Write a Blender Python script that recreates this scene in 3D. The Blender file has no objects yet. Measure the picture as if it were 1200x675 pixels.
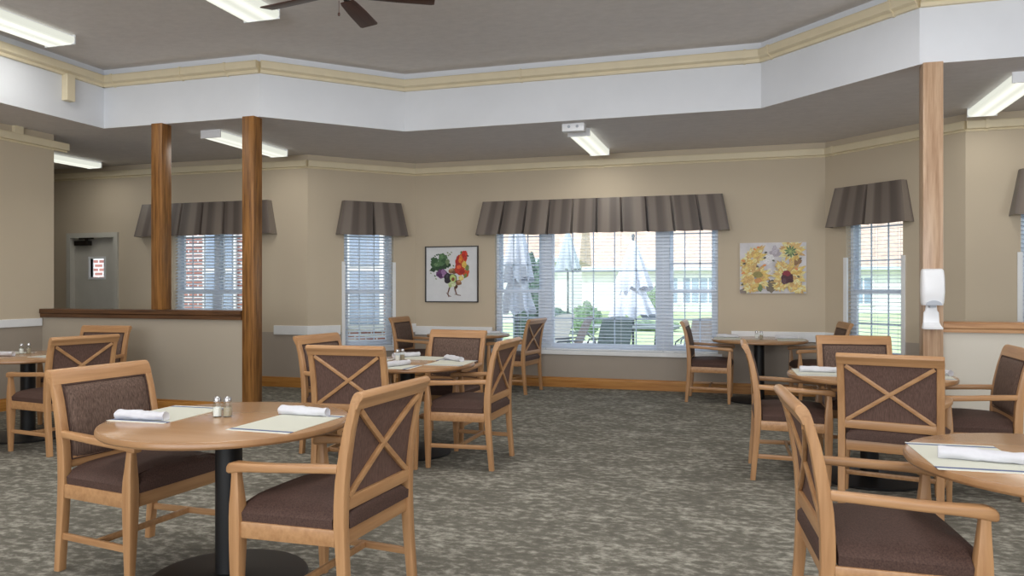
import bpy, bmesh, math, random
from mathutils import Vector, Matrix
C = bpy.context.scene.collection
PI = math.pi
ZS, ZC = 3.05, 3.687          # lower and upper ceiling heights
rnd = random.Random(7)

# ------------------------------------------------------------------ materials
def lin(c):
    return tuple((x/255/12.92 if x/255 <= .04045 else ((x/255+.055)/1.055)**2.4) for x in c)
def rgba(c, k=1.0):
    l = lin(c); return (l[0]*k, l[1]*k, l[2]*k, 1)
def base_mat(name, col, rough=.6, metal=0, spec=.5, sheen=0):
    m = bpy.data.materials.new(name); m.use_nodes = True
    b = m.node_tree.nodes['Principled BSDF']
    b.inputs['Base Color'].default_value = rgba(col); b.inputs['Roughness'].default_value = rough
    b.inputs['Metallic'].default_value = metal; b.inputs['Specular IOR Level'].default_value = spec
    if sheen: b.inputs['Sheen Weight'].default_value = sheen
    return m, m.node_tree.nodes, m.node_tree.links, b
def ramp(N, stops, interp='LINEAR'):
    r = N.new('ShaderNodeValToRGB'); r.color_ramp.interpolation = interp
    e = r.color_ramp.elements
    while len(e) < len(stops): e.new(.5)
    for el, (p, c) in zip(e, stops): el.position = p; el.color = rgba(c)
    return r
def noise_of(N, L, vec, scale, detail=4, rough=.55):
    n = N.new('ShaderNodeTexNoise'); n.inputs['Scale'].default_value = scale
    n.inputs['Detail'].default_value = detail; n.inputs['Roughness'].default_value = rough
    if vec is not None: L.new(vec, n.inputs['Vector'])
    return n
def mapped(N, L, out, scale, rot=(0, 0, 0)):
    mp = N.new('ShaderNodeMapping'); mp.inputs['Scale'].default_value = scale; mp.inputs['Rotation'].default_value = rot
    L.new(out, mp.inputs['Vector']); return mp.outputs['Vector']
def bump(N, L, b, h, strength=.2, dist=.01):
    bp = N.new('ShaderNodeBump'); bp.inputs['Strength'].default_value = strength; bp.inputs['Distance'].default_value = dist
    L.new(h, bp.inputs['Height']); L.new(bp.outputs['Normal'], b.inputs['Normal'])
def plain(name, col, rough=.6, var=.06, scale=6, **kw):
    """a colour with a faint mottle"""
    m, N, L, b = base_mat(name, col, rough, **kw)
    tc = N.new('ShaderNodeTexCoord'); n = noise_of(N, L, tc.outputs['Object'], scale)
    r = ramp(N, [(.3, tuple(x*(1-var) for x in col)), (.7, tuple(min(255, x*(1+var)) for x in col))])
    L.new(n.outputs['Fac'], r.inputs['Fac']); L.new(r.outputs['Color'], b.inputs['Base Color'])
    return m
def wood(name, light, dark, axis, rough=.4, k=1.0, amt=1.0):
    m, N, L, b = base_mat(name, light, rough)
    tc = N.new('ShaderNodeTexCoord')
    sc = [38*k, 38*k, 38*k]; sc['xyz'.index(axis)] = 2.2*k
    v = mapped(N, L, tc.outputs['Object'], sc)
    n = noise_of(N, L, v, 1.0, 6, .6)
    r = ramp(N, [(.32, dark), (.62, light)])
    L.new(n.outputs['Fac'], r.inputs['Fac']); L.new(r.outputs['Color'], b.inputs['Base Color'])
    bump(N, L, b, n.outputs['Fac'], .06, .003)
    return m
WOODC = ((186, 142, 99), (166, 122, 82))
M = {}
for a in 'xyz': M['wood_'+a] = wood('maple wood grain '+a, *WOODC, a, .36)
OAKC = ((156, 108, 56), (94, 58, 25))
for a in 'xz': M['oak_'+a] = wood('oiled oak grain '+a, *OAKC, a, .38)
M['oak_y'] = wood('oiled oak grain y', *OAKC, 'y', .38)
M['base_oak'] = wood('orange oak board', (196, 140, 72), (168, 110, 48), 'x', .4)
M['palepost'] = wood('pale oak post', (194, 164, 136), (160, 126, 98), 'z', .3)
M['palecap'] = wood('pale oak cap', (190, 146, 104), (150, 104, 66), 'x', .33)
M['darkcap'] = wood('dark oak cap', (100, 66, 38), (66, 41, 23), 'x', .4)
M['tabletop'] = wood('table laminate', (178, 140, 104), (169, 131, 95), 'x', .2, .35)
M['tablerim'] = wood('table rim', (166, 126, 88), (152, 112, 76), 'x', .3, .35)
M['fanwood'] = wood('dark walnut blade', (84, 52, 42), (58, 34, 28), 'x', .4)

def fabric(name, light, dark, vertical=True):
    m, N, L, b = base_mat(name, light, .7, spec=.3)
    tc = N.new('ShaderNodeTexCoord')
    v = mapped(N, L, tc.outputs['Object'], (210, 210, 15) if vertical else (170, 170, 170))
    n = noise_of(N, L, v, 1.0, 3, .6)
    r = ramp(N, [(.3, dark), (.7, light)])
    L.new(n.outputs['Fac'], r.inputs['Fac']); L.new(r.outputs['Color'], b.inputs['Base Color'])
    bump(N, L, b, n.outputs['Fac'], .25, .003)
    return m
M['back_fabric'] = fabric('brown woven back fabric', (120, 98, 86), (70, 53, 46))
M['seat_fabric'] = fabric('dark brown seat fabric', (94, 71, 63), (64, 47, 41), False)
M['rear_fabric'] = fabric('brown rear fabric', (112, 87, 78), (84, 63, 55))

# walls: beige above the chair rail, taupe below it, light roller texture
def wall_mat(name, up, low, zsplit):
    m, N, L, b = base_mat(name, up, .75)
    g = N.new('ShaderNodeNewGeometry'); s = N.new('ShaderNodeSeparateXYZ'); L.new(g.outputs['Position'], s.inputs[0])
    c = N.new('ShaderNodeMath'); c.operation = 'GREATER_THAN'; c.inputs[1].default_value = zsplit; L.new(s.outputs['Z'], c.inputs[0])
    mx = N.new('ShaderNodeMix'); mx.data_type = 'RGBA'
    L.new(c.outputs[0], mx.inputs['Factor']); mx.inputs['A'].default_value = rgba(low); mx.inputs['B'].default_value = rgba(up)
    n = noise_of(N, L, g.outputs['Position'], 1.3, 2)
    mr = N.new('ShaderNodeMapRange'); mr.inputs['To Min'].default_value = .95; mr.inputs['To Max'].default_value = 1.05; L.new(n.outputs['Fac'], mr.inputs['Value'])
    mm = N.new('ShaderNodeVectorMath'); mm.operation = 'SCALE'; L.new(mx.outputs['Result'], mm.inputs[0]); L.new(mr.outputs['Result'], mm.inputs['Scale'])
    L.new(mm.outputs['Vector'], b.inputs['Base Color'])
    n2 = noise_of(N, L, g.outputs['Position'], 160, 2); bump(N, L, b, n2.outputs['Fac'], .05, .002)
    return m
M['wall'] = wall_mat('beige and taupe wall paint', (199, 185, 163), (170, 159, 147), .72)
M['wall_l'] = wall_mat('beige and taupe left wall paint', (199, 185, 163), (164, 153, 140), .9)
M['wall_half'] = wall_mat('taupe half wall paint', (176, 165, 149), (176, 165, 149), .5)
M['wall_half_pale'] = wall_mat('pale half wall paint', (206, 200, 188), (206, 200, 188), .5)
M['soffit'] = plain('white soffit paint', (225, 228, 234), .6, .012, 2)
M['white'] = plain('white gloss trim', (236, 238, 240), .4, .01)
M['cream'] = plain('cream raceway', (226, 213, 183), .5, .015)
def ceil_mat(name, col):
    m, N, L, b = base_mat(name, col, .85)
    g = N.new('ShaderNodeNewGeometry')
    v = mapped(N, L, g.outputs['Position'], (1, 1.6, 1))
    n = noise_of(N, L, v, 9, 6, .65)
    r = ramp(N, [(.3, tuple(x*.975 for x in col)), (.7, tuple(x*1.02 for x in col))])
    L.new(n.outputs['Fac'], r.inputs['Fac']); L.new(r.outputs['Color'], b.inputs['Base Color'])
    n2 = noise_of(N, L, g.outputs['Position'], 45, 4); bump(N, L, b, n2.outputs['Fac'], .12, .01)
    return m
M['ceiling'] = ceil_mat('grey textured ceiling paint', (222, 217, 215))
M['ceiling_low'] = ceil_mat('grey textured low ceiling paint', (222, 218, 218))

def carpet_mat():
    m, N, L, b = base_mat('mottled grey green carpet', (100, 98, 90), .95, spec=.1)
    g = N.new('ShaderNodeNewGeometry')
    v = mapped(N, L, g.outputs['Position'], (1.0, 1.5, 1))
    n = noise_of(N, L, v, 2.4, 5, .7)
    v2 = mapped(N, L, g.outputs['Position'], (1.0, 1.55, 1)); n2 = noise_of(N, L, v2, 14.5, 4, .66)
    a = N.new('ShaderNodeMath'); a.operation = 'MULTIPLY_ADD'; a.inputs[1].default_value = .66; L.new(n2.outputs['Fac'], a.inputs[0])
    h = N.new('ShaderNodeMath'); h.operation = 'MULTIPLY'; h.inputs[1].default_value = .36; L.new(n.outputs['Fac'], h.inputs[0]); L.new(h.outputs[0], a.inputs[2])
    r = ramp(N, [(.40, (102, 99, 91)), (.50, (115, 112, 103)), (.56, (143, 140, 130)), (.65, (173, 170, 159))])
    L.new(a.outputs[0], r.inputs['Fac'])
    n3 = noise_of(N, L, g.outputs['Position'], 260, 2)
    mr = N.new('ShaderNodeMapRange'); mr.inputs['To Min'].default_value = .7; mr.inputs['To Max'].default_value = 1.3; L.new(n3.outputs['Fac'], mr.inputs['Value'])
    mm = N.new('ShaderNodeVectorMath'); mm.operation = 'SCALE'; L.new(r.outputs['Color'], mm.inputs[0]); L.new(mr.outputs['Result'], mm.inputs['Scale'])
    L.new(mm.outputs['Vector'], b.inputs['Base Color'])
    bump(N, L, b, n3.outputs['Fac'], .4, .004)
    return m
M['carpet'] = carpet_mat()
M['black'] = plain('black powder coat', (16, 16, 18), .5, .05)
M['darkmetal'] = plain('dark bronze metal', (52, 46, 42), .4, .05, metal=.6)
M['chrome'] = plain('brushed steel', (190, 190, 192), .25, .03, metal=.9)
M['doorpaint'] = plain('grey door paint', (196, 193, 184), .5, .015)
M['plastic'] = plain('white plastic', (240, 242, 246), .3, .008)
M['greyplastic'] = plain('grey plastic', (176, 182, 192), .35, .02)
M['napkin'] = plain('white cotton', (208, 208, 214), .9, .01, 60)
M['salt'] = plain('salt grains', (244, 244, 242), .8, .03, 300)
M['pepper'] = plain('pepper grains', (170, 158, 138), .8, .2, 300)
M['vinyl'] = plain('white vinyl frame', (226, 232, 240), .4, .01)
M['muntin'] = plain('pale blue grey bar', (200, 212, 226), .5, .01)
M['picframe'] = plain('black picture frame', (48, 44, 42), .4, .05)
M['cord'] = plain('blind cord', (225, 228, 232), .8, .02)

def emit_mat(name, col, s):
    m = bpy.data.materials.new(name); m.use_nodes = True; N = m.node_tree.nodes; L = m.node_tree.links
    b = N['Principled BSDF']; b.inputs['Base Color'].default_value = rgba((70, 70, 68)); b.inputs['Roughness'].default_value = .35
    b.inputs['Emission Color'].default_value = rgba(col)
    # brighter over the two tubes, dimmer in the valley between them
    tc = N.new('ShaderNodeTexCoord'); sx = N.new('ShaderNodeSeparateXYZ'); L.new(tc.outputs['Generated'], sx.inputs[0])
    w = N.new('ShaderNodeMath'); w.operation = 'MULTIPLY'; w.inputs[1].default_value = 4*PI; L.new(sx.outputs['X'], w.inputs[0])
    c = N.new('ShaderNodeMath'); c.operation = 'COSINE'; L.new(w.outputs[0], c.inputs[0])
    mr = N.new('ShaderNodeMapRange'); mr.inputs['From Min'].default_value = -1; mr.inputs['From Max'].default_value = 1
    mr.inputs['To Min'].default_value = s; mr.inputs['To Max'].default_value = s*.72; L.new(c.outputs[0], mr.inputs['Value'])
    L.new(mr.outputs['Result'], b.inputs['Emission Strength'])
    return m
M['tube'] = emit_mat('lit prismatic diffuser', (250, 252, 238), 1.12)
def glass_mat(name, t=.92, tint=(245, 250, 255)):
    m = bpy.data.materials.new(name); m.use_nodes = True; N = m.node_tree.nodes; L = m.node_tree.links; N.clear()
    o = N.new('ShaderNodeOutputMaterial'); mx = N.new('ShaderNodeMixShader'); tr = N.new('ShaderNodeBsdfTransparent'); gl = N.new('ShaderNodeBsdfGlossy')
    tr.inputs['Color'].default_value = rgba(tint); gl.inputs['Roughness'].default_value = .03
    lw = N.new('ShaderNodeLayerWeight'); lw.inputs['Blend'].default_value = .12
    fr = N.new('ShaderNodeMath'); fr.operation = 'MULTIPLY_ADD'; fr.inputs[1].default_value = .5; fr.inputs[2].default_value = .03; L.new(lw.outputs['Facing'], fr.inputs[0])
    L.new(fr.outputs[0], mx.inputs[0]); L.new(tr.outputs[0], mx.inputs[1]); L.new(gl.outputs[0], mx.inputs[2]); L.new(mx.outputs[0], o.inputs[0])
    return m
M['glass'] = glass_mat('window glass')
M['jar'] = glass_mat('clear shaker glass', tint=(246, 249, 247))
def slat_mat():
    m, N, L, b = base_mat('white blind slat', (232, 238, 246), .5)
    o = N['Material Output']; mx = N.new('ShaderNodeMixShader'); mx.inputs[0].default_value = .45
    t = N.new('ShaderNodeBsdfTranslucent'); t.inputs['Color'].default_value = rgba((225, 235, 250))
    L.new(b.outputs[0], mx.inputs[1]); L.new(t.outputs[0], mx.inputs[2]); L.new(mx.outputs[0], o.inputs[0])
    return m
M['slat'] = slat_mat()
def valance_mat():
    m, N, L, b = base_mat('striped taupe satin', (110, 98, 92), .42, sheen=.2)
    uv = N.new('ShaderNodeUVMap'); s = N.new('ShaderNodeSeparateXYZ'); L.new(uv.outputs[0], s.inputs[0])
    d = N.new('ShaderNodeMath'); d.operation = 'DIVIDE'; d.inputs[1].default_value = .40; L.new(s.outputs['X'], d.inputs[0])
    f = N.new('ShaderNodeMath'); f.operation = 'FRACT'; L.new(d.outputs[0], f.inputs[0])
    r = ramp(N, [(0, (106, 95, 88)), (.10, (128, 117, 108)), (.28, (131, 120, 111)), (.36, (98, 87, 80)), (.50, (92, 81, 75)), (.58, (114, 103, 95)), (.72, (117, 106, 98)), (.80, (88, 78, 72)), (.92, (92, 82, 76)), (1, (106, 95, 88))])
    L.new(f.outputs[0], r.inputs['Fac'])
    L.new(r.outputs['Color'], b.inputs['Base Color'])
    tc = N.new('ShaderNodeTexCoord'); n = noise_of(N, L, mapped(N, L, tc.outputs['Object'], (60, 60, 8)), 1, 3)
    bump(N, L, b, n.outputs['Fac'], .12, .01)
    return m
M['valance'] = valance_mat()
def brick_mat():
    m, N, L, b = base_mat('red brick', (150, 90, 80), .8)
    tc = N.new('ShaderNodeTexCoord'); v = mapped(N, L, tc.outputs['Object'], (1, 1, 1), (PI/2, 0, 0))
    br = N.new('ShaderNodeTexBrick'); L.new(v, br.inputs['Vector'])
    br.inputs['Color1'].default_value = rgba((176, 122, 112)); br.inputs['Color2'].default_value = rgba((150, 96, 90)); br.inputs['Mortar'].default_value = rgba((226, 224, 226))
    br.inputs['Scale'].default_value = 1; br.inputs['Brick Width'].default_value = .22; br.inputs['Row Height'].default_value = .085; br.inputs['Mortar Size'].default_value = .014
    L.new(br.outputs['Color'], b.inputs['Base Color']); return m
M['brick'] = brick_mat()
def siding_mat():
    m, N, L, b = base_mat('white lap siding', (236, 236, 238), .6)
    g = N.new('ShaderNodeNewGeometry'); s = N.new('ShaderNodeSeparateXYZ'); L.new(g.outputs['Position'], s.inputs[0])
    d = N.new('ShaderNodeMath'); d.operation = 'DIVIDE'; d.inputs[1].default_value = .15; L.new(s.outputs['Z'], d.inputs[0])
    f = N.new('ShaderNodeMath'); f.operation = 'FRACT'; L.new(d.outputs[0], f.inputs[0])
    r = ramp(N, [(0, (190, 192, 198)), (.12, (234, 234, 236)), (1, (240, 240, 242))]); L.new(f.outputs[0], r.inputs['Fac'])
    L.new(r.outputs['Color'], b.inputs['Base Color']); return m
M['siding'] = siding_mat()
M['shingle'] = plain('tan roof shingles', (196, 172, 156), .9, .08, 3)
M['lawn'] = plain('haze-paled grass', (172, 192, 146), .95, .12, 1.2)  # pale tone put into outdoor colours to stand for overexposed haze
M['patio'] = plain('pale concrete', (212, 210, 204), .9, .04, 2)
M['shrub'] = plain('shrub leaves', (104, 126, 104), .8, .3, 9)
M['hedge'] = plain('dark hedge leaves', (84, 104, 96), .8, .35, 9)
M['canvas'] = plain('pale umbrella canvas', (206, 212, 226), .8, .04, 4)
M['canvas_grey'] = plain('grey blue umbrella canvas', (176, 188, 198), .8, .05, 4)
M['iron'] = plain('dark patio iron', (100, 110, 118), .5, .06)
M['sling'] = plain('taupe sling cloth', (196, 188, 188), .8, .05, 20)
M['slingmesh'] = plain('grey green woven mesh', (150, 162, 162), .8, .08, 60)
M['cushion'] = plain('white outdoor cushion', (240, 238, 234), .8, .02)
M['bluepane'] = plain('panes with painted sky blue', (150, 166, 190), .15, .1, 2)  # sky reflection put into the pane colour as blue
M['matcloth'] = None
def mat_cloth():
    m, N, L, b = base_mat('ivory placemat with blue end stripes', (226, 226, 214), .7)
    tc = N.new('ShaderNodeTexCoord'); s = N.new('ShaderNodeSeparateXYZ'); L.new(tc.outputs['Object'], s.inputs[0])
    a = N.new('ShaderNodeMath'); a.operation = 'ABSOLUTE'; L.new(s.outputs['Y'], a.inputs[0])
    r = ramp(N, [(0, (208, 209, 196)), (.183, (92, 104, 138)), (.206, (216, 217, 208))], 'CONSTANT'); L.new(a.outputs[0], r.inputs['Fac'])
    L.new(r.outputs['Color'], b.inputs['Base Color'])
    n = noise_of(N, L, mapped(N, L, tc.outputs['Object'], (40, 400, 40)), 1, 2); bump(N, L, b, n.outputs['Fac'], .1, .001)
    return m
M['matcloth'] = mat_cloth()

# ------------------------------------------------------------------ helpers
def obj(name, bm, mat, parent=None, smooth=None):
    me = bpy.data.meshes.new(name)
    bmesh.ops.recalc_face_normals(bm, faces=bm.faces[:])
    bm.to_mesh(me); bm.free()
    for x in (mat if isinstance(mat, (list, tuple)) else [mat]): me.materials.append(x)
    if smooth is not None:
        for p in me.polygons: p.use_smooth = True
        me.set_sharp_from_angle(angle=math.radians(smooth))
    o = bpy.data.objects.new(name, me); C.objects.link(o)
    if parent is not None: o.parent = parent
    return o
def tag(o, label, cat, group=None, kind=None):
    o['label'] = label; o['category'] = cat
    if group: o['group'] = group
    if kind: o['kind'] = kind
    return o
def thing(name, label, cat, loc=(0, 0, 0), rotz=0, group=None):
    o = bpy.data.objects.new(name, None); C.objects.link(o); o.empty_display_size = .1
    o.location = loc; o.rotation_euler = (0, 0, rotz)
    return tag(o, label, cat, group)
def struct(name, bm, mat, parent=None, smooth=None):
    o = obj(name, bm, mat, parent, smooth)
    if parent is None: o['kind'] = 'structure'
    return o
def dup(root, loc, rotz, label, group=None):
    r = root.copy(); C.objects.link(r); r.location = loc; r.rotation_euler = (0, 0, rotz); r['label'] = label
    if group: r['group'] = group
    for ch in list(root.children):
        c = ch.copy(); C.objects.link(c); c.parent = r
        for g in ch.children:
            d = g.copy(); C.objects.link(d); d.parent = c
    return r
def bmn(): return bmesh.new()
def box(bm, x0, x1, y0, y1, z0, z1, mi=0):
    v = [bm.verts.new(p) for p in ((x0,y0,z0),(x1,y0,z0),(x1,y1,z0),(x0,y1,z0),(x0,y0,z1),(x1,y0,z1),(x1,y1,z1),(x0,y1,z1))]
    for q in ((3,2,1,0),(4,5,6,7),(0,1,5,4),(1,2,6,5),(2,3,7,6),(3,0,4,7)):
        f = bm.faces.new([v[i] for i in q]); f.material_index = mi
    return bm
def bevel(bm, w, seg=2):
    bmesh.ops.bevel(bm, geom=bm.edges[:], offset=w, segments=seg, profile=.5, affect='EDGES', clamp_overlap=True); return bm
def ring(bm, c, a, b, ch, n=2):
    """rounded rectangle about c with half axes a and b"""
    c, a, b = Vector(c), Vector(a), Vector(b); la, lb = a.length, b.length
    ch = min(ch, la*.98, lb*.98); ua, ub = a/la, b/lb; out = []
    for sa, sb, t0 in ((1, 1, 0), (-1, 1, PI/2), (-1, -1, PI), (1, -1, 3*PI/2)):
        o = c + ua*(sa*(la-ch)) + ub*(sb*(lb-ch))
        for k in range(n+1):
            t = t0 + PI/2*k/n; out.append(bm.verts.new(o + ua*(ch*math.cos(t)) + ub*(ch*math.sin(t))))
    return out
def loft(bm, stations, n=2):
    rs = [ring(bm, *s, n=n) for s in stations]
    for r0, r1 in zip(rs, rs[1:]):
        k = len(r0)
        for i in range(k): bm.faces.new((r0[i], r0[(i+1) % k], r1[(i+1) % k], r1[i]))
    bm.faces.new(rs[0][::-1]); bm.faces.new(rs[-1]); return bm
def lathe(bm, prof, c=(0, 0, 0), n=32):
    rows = []
    for r, z in prof:
        if r < 1e-5: rows.append([bm.verts.new((c[0], c[1], c[2]+z))])
        else: rows.append([bm.verts.new((c[0]+r*math.cos(2*PI*i/n), c[1]+r*math.sin(2*PI*i/n), c[2]+z)) for i in range(n)])
    for a, b in zip(rows, rows[1:]):
        for i in range(n):
            j = (i+1) % n
            if len(a) == 1 and len(b) == 1: continue
            if len(a) == 1: bm.faces.new((a[0], b[j], b[i]))
            elif len(b) == 1: bm.faces.new((a[i], a[j], b[0]))
            else: bm.faces.new((a[i], a[j], b[j], b[i]))
    return bm
def tube(bm, pts, r, n=8):
    pts = [Vector(p) for p in pts]; rs = []
    for i, p in enumerate(pts):
        d = (pts[min(i+1, len(pts)-1)]-pts[max(i-1, 0)]).normalized()
        u = d.cross(Vector((0, 0, 1))) if abs(d.z) < .95 else d.cross(Vector((1, 0, 0)))
        u.normalize(); w = d.cross(u)
        rr = r[i] if isinstance(r, (list, tuple)) else r
        rs.append([bm.verts.new(p+u*(rr*math.cos(2*PI*k/n))+w*(rr*math.sin(2*PI*k/n))) for k in range(n)])
    for a, b in zip(rs, rs[1:]):
        for k in range(n): bm.faces.new((a[k], a[(k+1) % n], b[(k+1) % n], b[k]))
    bm.faces.new(rs[0][::-1]); bm.faces.new(rs[-1]); return bm
def extrude_profile(bm, prof, x0, x1, axis='x'):
    """closed 2D profile (p,q) swept along x from x0 to x1; profile lies in y,z"""
    a = [bm.verts.new((x0, p, q)) for p, q in prof]; b = [bm.verts.new((x1, p, q)) for p, q in prof]; n = len(prof)
    for i in range(n): bm.faces.new((a[i], a[(i+1) % n], b[(i+1) % n], b[i]))
    bm.faces.new(a[::-1]); bm.faces.new(b); return bm
def place(o, p, ang): o.location = (p[0], p[1], p[2] if len(p) > 2 else 0); o.rotation_euler = (0, 0, ang); return o

# ------------------------------------------------------------------ room shell
UL, VB = -4.38, 9.80          # left corner of the back wall and its depth
UR = .95
CL = (-5.44, 8.74)            # left facet meets the left back wall
CR = (2.14, 8.61)             # right facet meets the right wall
bm = bmn(); box(bm, -12, 6, -4, 10.1, -.1, 0); struct('floor', bm, M['carpet'])
P1, P2, P3, P4, P5 = (-6.68, 6.66), (-4.70, 6.66), (-3.60, 7.76), (.173, 7.76), (1.323, 6.60)
FR = (5.2, 6.60)
bm = bmn(); box(bm, -7.2, 5.6, -4, 8.4, ZC, ZC+.1); struct('ceiling', bm, M['ceiling'])
bm = bmn()
pts = [(-11.2, -3.6), (-11.2, 10.2), (5.6, 10.2), FR and (5.6, 6.60), P5, P4, P3, P2, P1, (-6.68, -3.6)]
bm.faces.new([bm.verts.new((x, y, ZS)) for x, y in pts]); struct('ceiling_lower', bm, M['ceiling_low'])
# white fascia between the two ceilings
segs = [((-6.68, -3.6), P1), (P1, P2), (P2, P3), (P3, P4), (P4, P5), (P5, (5.6, 6.60))]
bm = bmn()
for a, b in segs:
    bm.faces.new([bm.verts.new(p) for p in ((*a, ZS), (*b, ZS), (*b, ZC+.02), (*a, ZC+.02))])
bmesh.ops.remove_doubles(bm, verts=bm.verts[:], dist=.001)
struct('wall_soffit', bm, M['soffit'])

def frame_of(a, b):
    d = Vector((b[0]-a[0], b[1]-a[1])); return math.atan2(d.y, d.x), d.length
def wall(name, a, b, z1=ZS, holes=(), th=.16, mat='wall', z0=0):
    """wall along a->b, thickness to the left of that direction, with rectangular openings (s0,s1,z0,z1)"""
    ang, ln = frame_of(a, b)
    bm = bmn(); S = sorted({0, ln, *[h[0] for h in holes], *[h[1] for h in holes]}); Z = sorted({z0, z1, *[h[2] for h in holes], *[h[3] for h in holes]})
    for s0, s1 in zip(S, S[1:]):
        for q0, q1 in zip(Z, Z[1:]):
            if any(h[0]-1e-4 <= s0 and s1 <= h[1]+1e-4 and h[2]-1e-4 <= q0 and q1 <= h[3]+1e-4 for h in holes): continue
            box(bm, s0, s1, 0, th, q0, q1)
    bmesh.ops.remove_doubles(bm, verts=bm.verts[:], dist=.0005)
    o = struct(name, bm, M[mat]); place(o, a, ang); return o
WT = 2.36                                   # window head height, behind the valances
# window openings as s-ranges on their walls
main_win = (-3.215-UL, -.29-UL, .475, WT)
lf_ang, lf_len = frame_of(CL, (UL, VB))
r2 = math.sqrt(2)
lf_win = ((-5.10-CL[0])*r2, (-4.61-CL[0])*r2, .49, WT)
rf_win = ((1.155-UR)*r2, (1.66-UR)*r2, .49, WT)
LB0 = -11.2
lb_win = (-7.56-LB0, -6.25-LB0, .49, WT)
lb_door = (-9.37-LB0, -8.55-LB0, 0, 2.05)
rw_win = (2.62-CR[0], 4.1-CR[0], .49, WT)
wall('wall_back', (UL, VB), (UR, VB), holes=[main_win])
wall('wall_left_facet', CL, (UL, VB), holes=[lf_win])
wall('wall_right_facet', (UR, VB), CR, holes=[rf_win])
wall('wall_left_back', (LB0, CL[1]), CL, holes=[lb_door, lb_win])
wall('wall_right_back', CR, (5.6, CR[1]), holes=[rw_win])
wall('wall_left', (-7.5, -3.6), (-7.5, 6.77), th=.16, mat='wall_l')
wall('wall_far_left', (-11.2, 5.2), (-11.2, 8.9))
wall('wall_corridor', (-7.6, 5.2), (-11.2, 5.2))
wall('wall_right', (5.6, 8.8), (5.6, -3.6), z1=ZC+.02)
wall('wall_rear', (5.6, -3.6), (-7.7, -3.6), z1=ZC+.02)

# half walls with wooden caps
def half_wall(name, u0, u1, v0, th, zt, capz, mat, capmat, lo, ro):
    bm = bmn(); box(bm, u0, u1, v0, v0+th, 0, zt-capz); o = struct(name, bm, M[mat])
    bm = bmn(); y0, y1 = v0-.045, v0+th+.045; z = zt
    prof = [(y0+.012, z-capz), (v0+.0, z-capz), (v0+th, z-capz), (y1-.012, z-capz), (y1-.012, z-.055), (y1, z-.045), (y1, z-.008), (y1-.008, z), (y0+.008, z), (y0, z-.008), (y0, z-.045), (y0+.012, z-.055)]
    extrude_profile(bm, prof, u0-lo, u1+ro)
    c = struct('cap', bm, M[capmat], o); return o
half_wall('wall_half_left', -7.5, -4.87, 6.62, .12, 1.075, .095, 'wall_half', 'darkcap', -.005, .0)
half_wall('wall_half_right', 1.48, 5.6, 6.60, .12, 1.045, .08, 'wall_half_pale', 'palecap', 0, -.01)

# trims: baseboards, chair rails, raceways (profile sits on the room side, local y<0)
tn = [0]
def strip(a, b, prof, mat, name=None, s0=0, s1=None, parent=None):
    ang, ln = frame_of(a, b); bm = bmn()
    extrude_profile(bm, prof, s0, ln if s1 is None else s1)
    if name is None: tn[0] += 1; name = 'trim_%d' % tn[0]
    o = struct(name, bm, M[mat]); place(o, a, ang); return o
BASEP = [(0, 0), (-.018, 0), (-.018, .10), (-.012, .115), (-.012, .13), (0, .132)]
RAILP = lambda z: [(0, z), (-.02, z), (-.022, z+.004), (-.022, z+.116), (-.018, z+.12), (0, z+.12)]
CROWN = [(0, 2.872), (-.012, 2.872), (-.014, 2.878), (-.006, 2.884), (-.006, 2.892), (-.04, 2.895), (-.044, 2.905), (-.044, 2.965), (-.038, 2.975), (0, 2.975)]
SOFF = [(0, 3.49), (-.03, 3.49), (-.034, 3.50), (-.034, 3.52), (-.07, 3.535), (-.072, 3.545), (-.072, 3.60), (-.066, 3.61), (0, 3.61)]
WALLS = dict(left_back=((LB0, CL[1]), CL), left_facet=(CL, (UL, VB)), back=((UL, VB), (UR, VB)), right_facet=((UR, VB), CR), right_back=(CR, (5.6, CR[1])))
for k, (a, b) in WALLS.items():
    ang, ln = frame_of(a, b)
    strip(a, b, CROWN, 'cream')
    if k == 'left_back':
        strip(a, b, BASEP, 'base_oak', 'baseboard_left_back', lb_door[1]+.06)
        strip(a, b, RAILP(.69), 'white', None, lb_win[1]+.31, ln+.009)
    elif k == 'left_facet':
        strip(a, b, BASEP, 'base_oak', 'baseboard_left_facet')
        strip(a, b, RAILP(.69), 'white', None, -.009, lf_win[0]-.05); strip(a, b, RAILP(.69), 'white', None, lf_win[1]+.05, ln)
    elif k == 'back':
        strip(a, b, BASEP, 'base_oak', 'baseboard_back')
        strip(a, b, RAILP(.655), 'white', None, 0, main_win[0]-.03); strip(a, b, RAILP(.655), 'white', None, main_win[1]+.16, ln)
    elif k == 'right_facet':
        strip(a, b, BASEP, 'base_oak', 'baseboard_right_facet')
        strip(a, b, RAILP(.655), 'white', None, 0, rf_win[0]-.05)
    else:
        strip(a, b, BASEP, 'base_oak', 'baseboard_right_back')
strip((-7.5, -3.6), (-7.5, 6.77), [(0, .885), (-.02, .885), (-.022, .89), (-.022, .965), (-.018, .97), (0, .97)], 'white', None, 0, 10.2)
strip((-7.5, -3.6), (-7.5, 6.77), BASEP, 'base_oak', 'baseboard_left', 0, 10.2)
strip((-7.5, -3.6), (-7.5, 6.77), CROWN, 'cream', None, 0, 10.37+.17)
strip((-7.48, 6.62), (-4.87, 6.62), BASEP, 'base_oak', 'baseboard_half_left')
strip((1.48, 6.60), (5.6, 6.60), BASEP, 'base_oak', 'baseboard_half_right')
for a, b in segs:
    # room of the tray is on the right-hand side of these directions reversed
    ang, ln = frame_of(a, b); strip(a, b, SOFF, 'cream')
def cover(a, b, s, prof, w=.03, mat='cream', grow=.006):
    cp = [(p*1.0 - (grow if p < -.001 else 0), z + (grow if z > (prof[0][1]+prof[-1][1])/2 else -grow)) for p, z in prof]
    strip(a, b, cp, mat, None, s-w/2, s+w/2)
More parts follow.
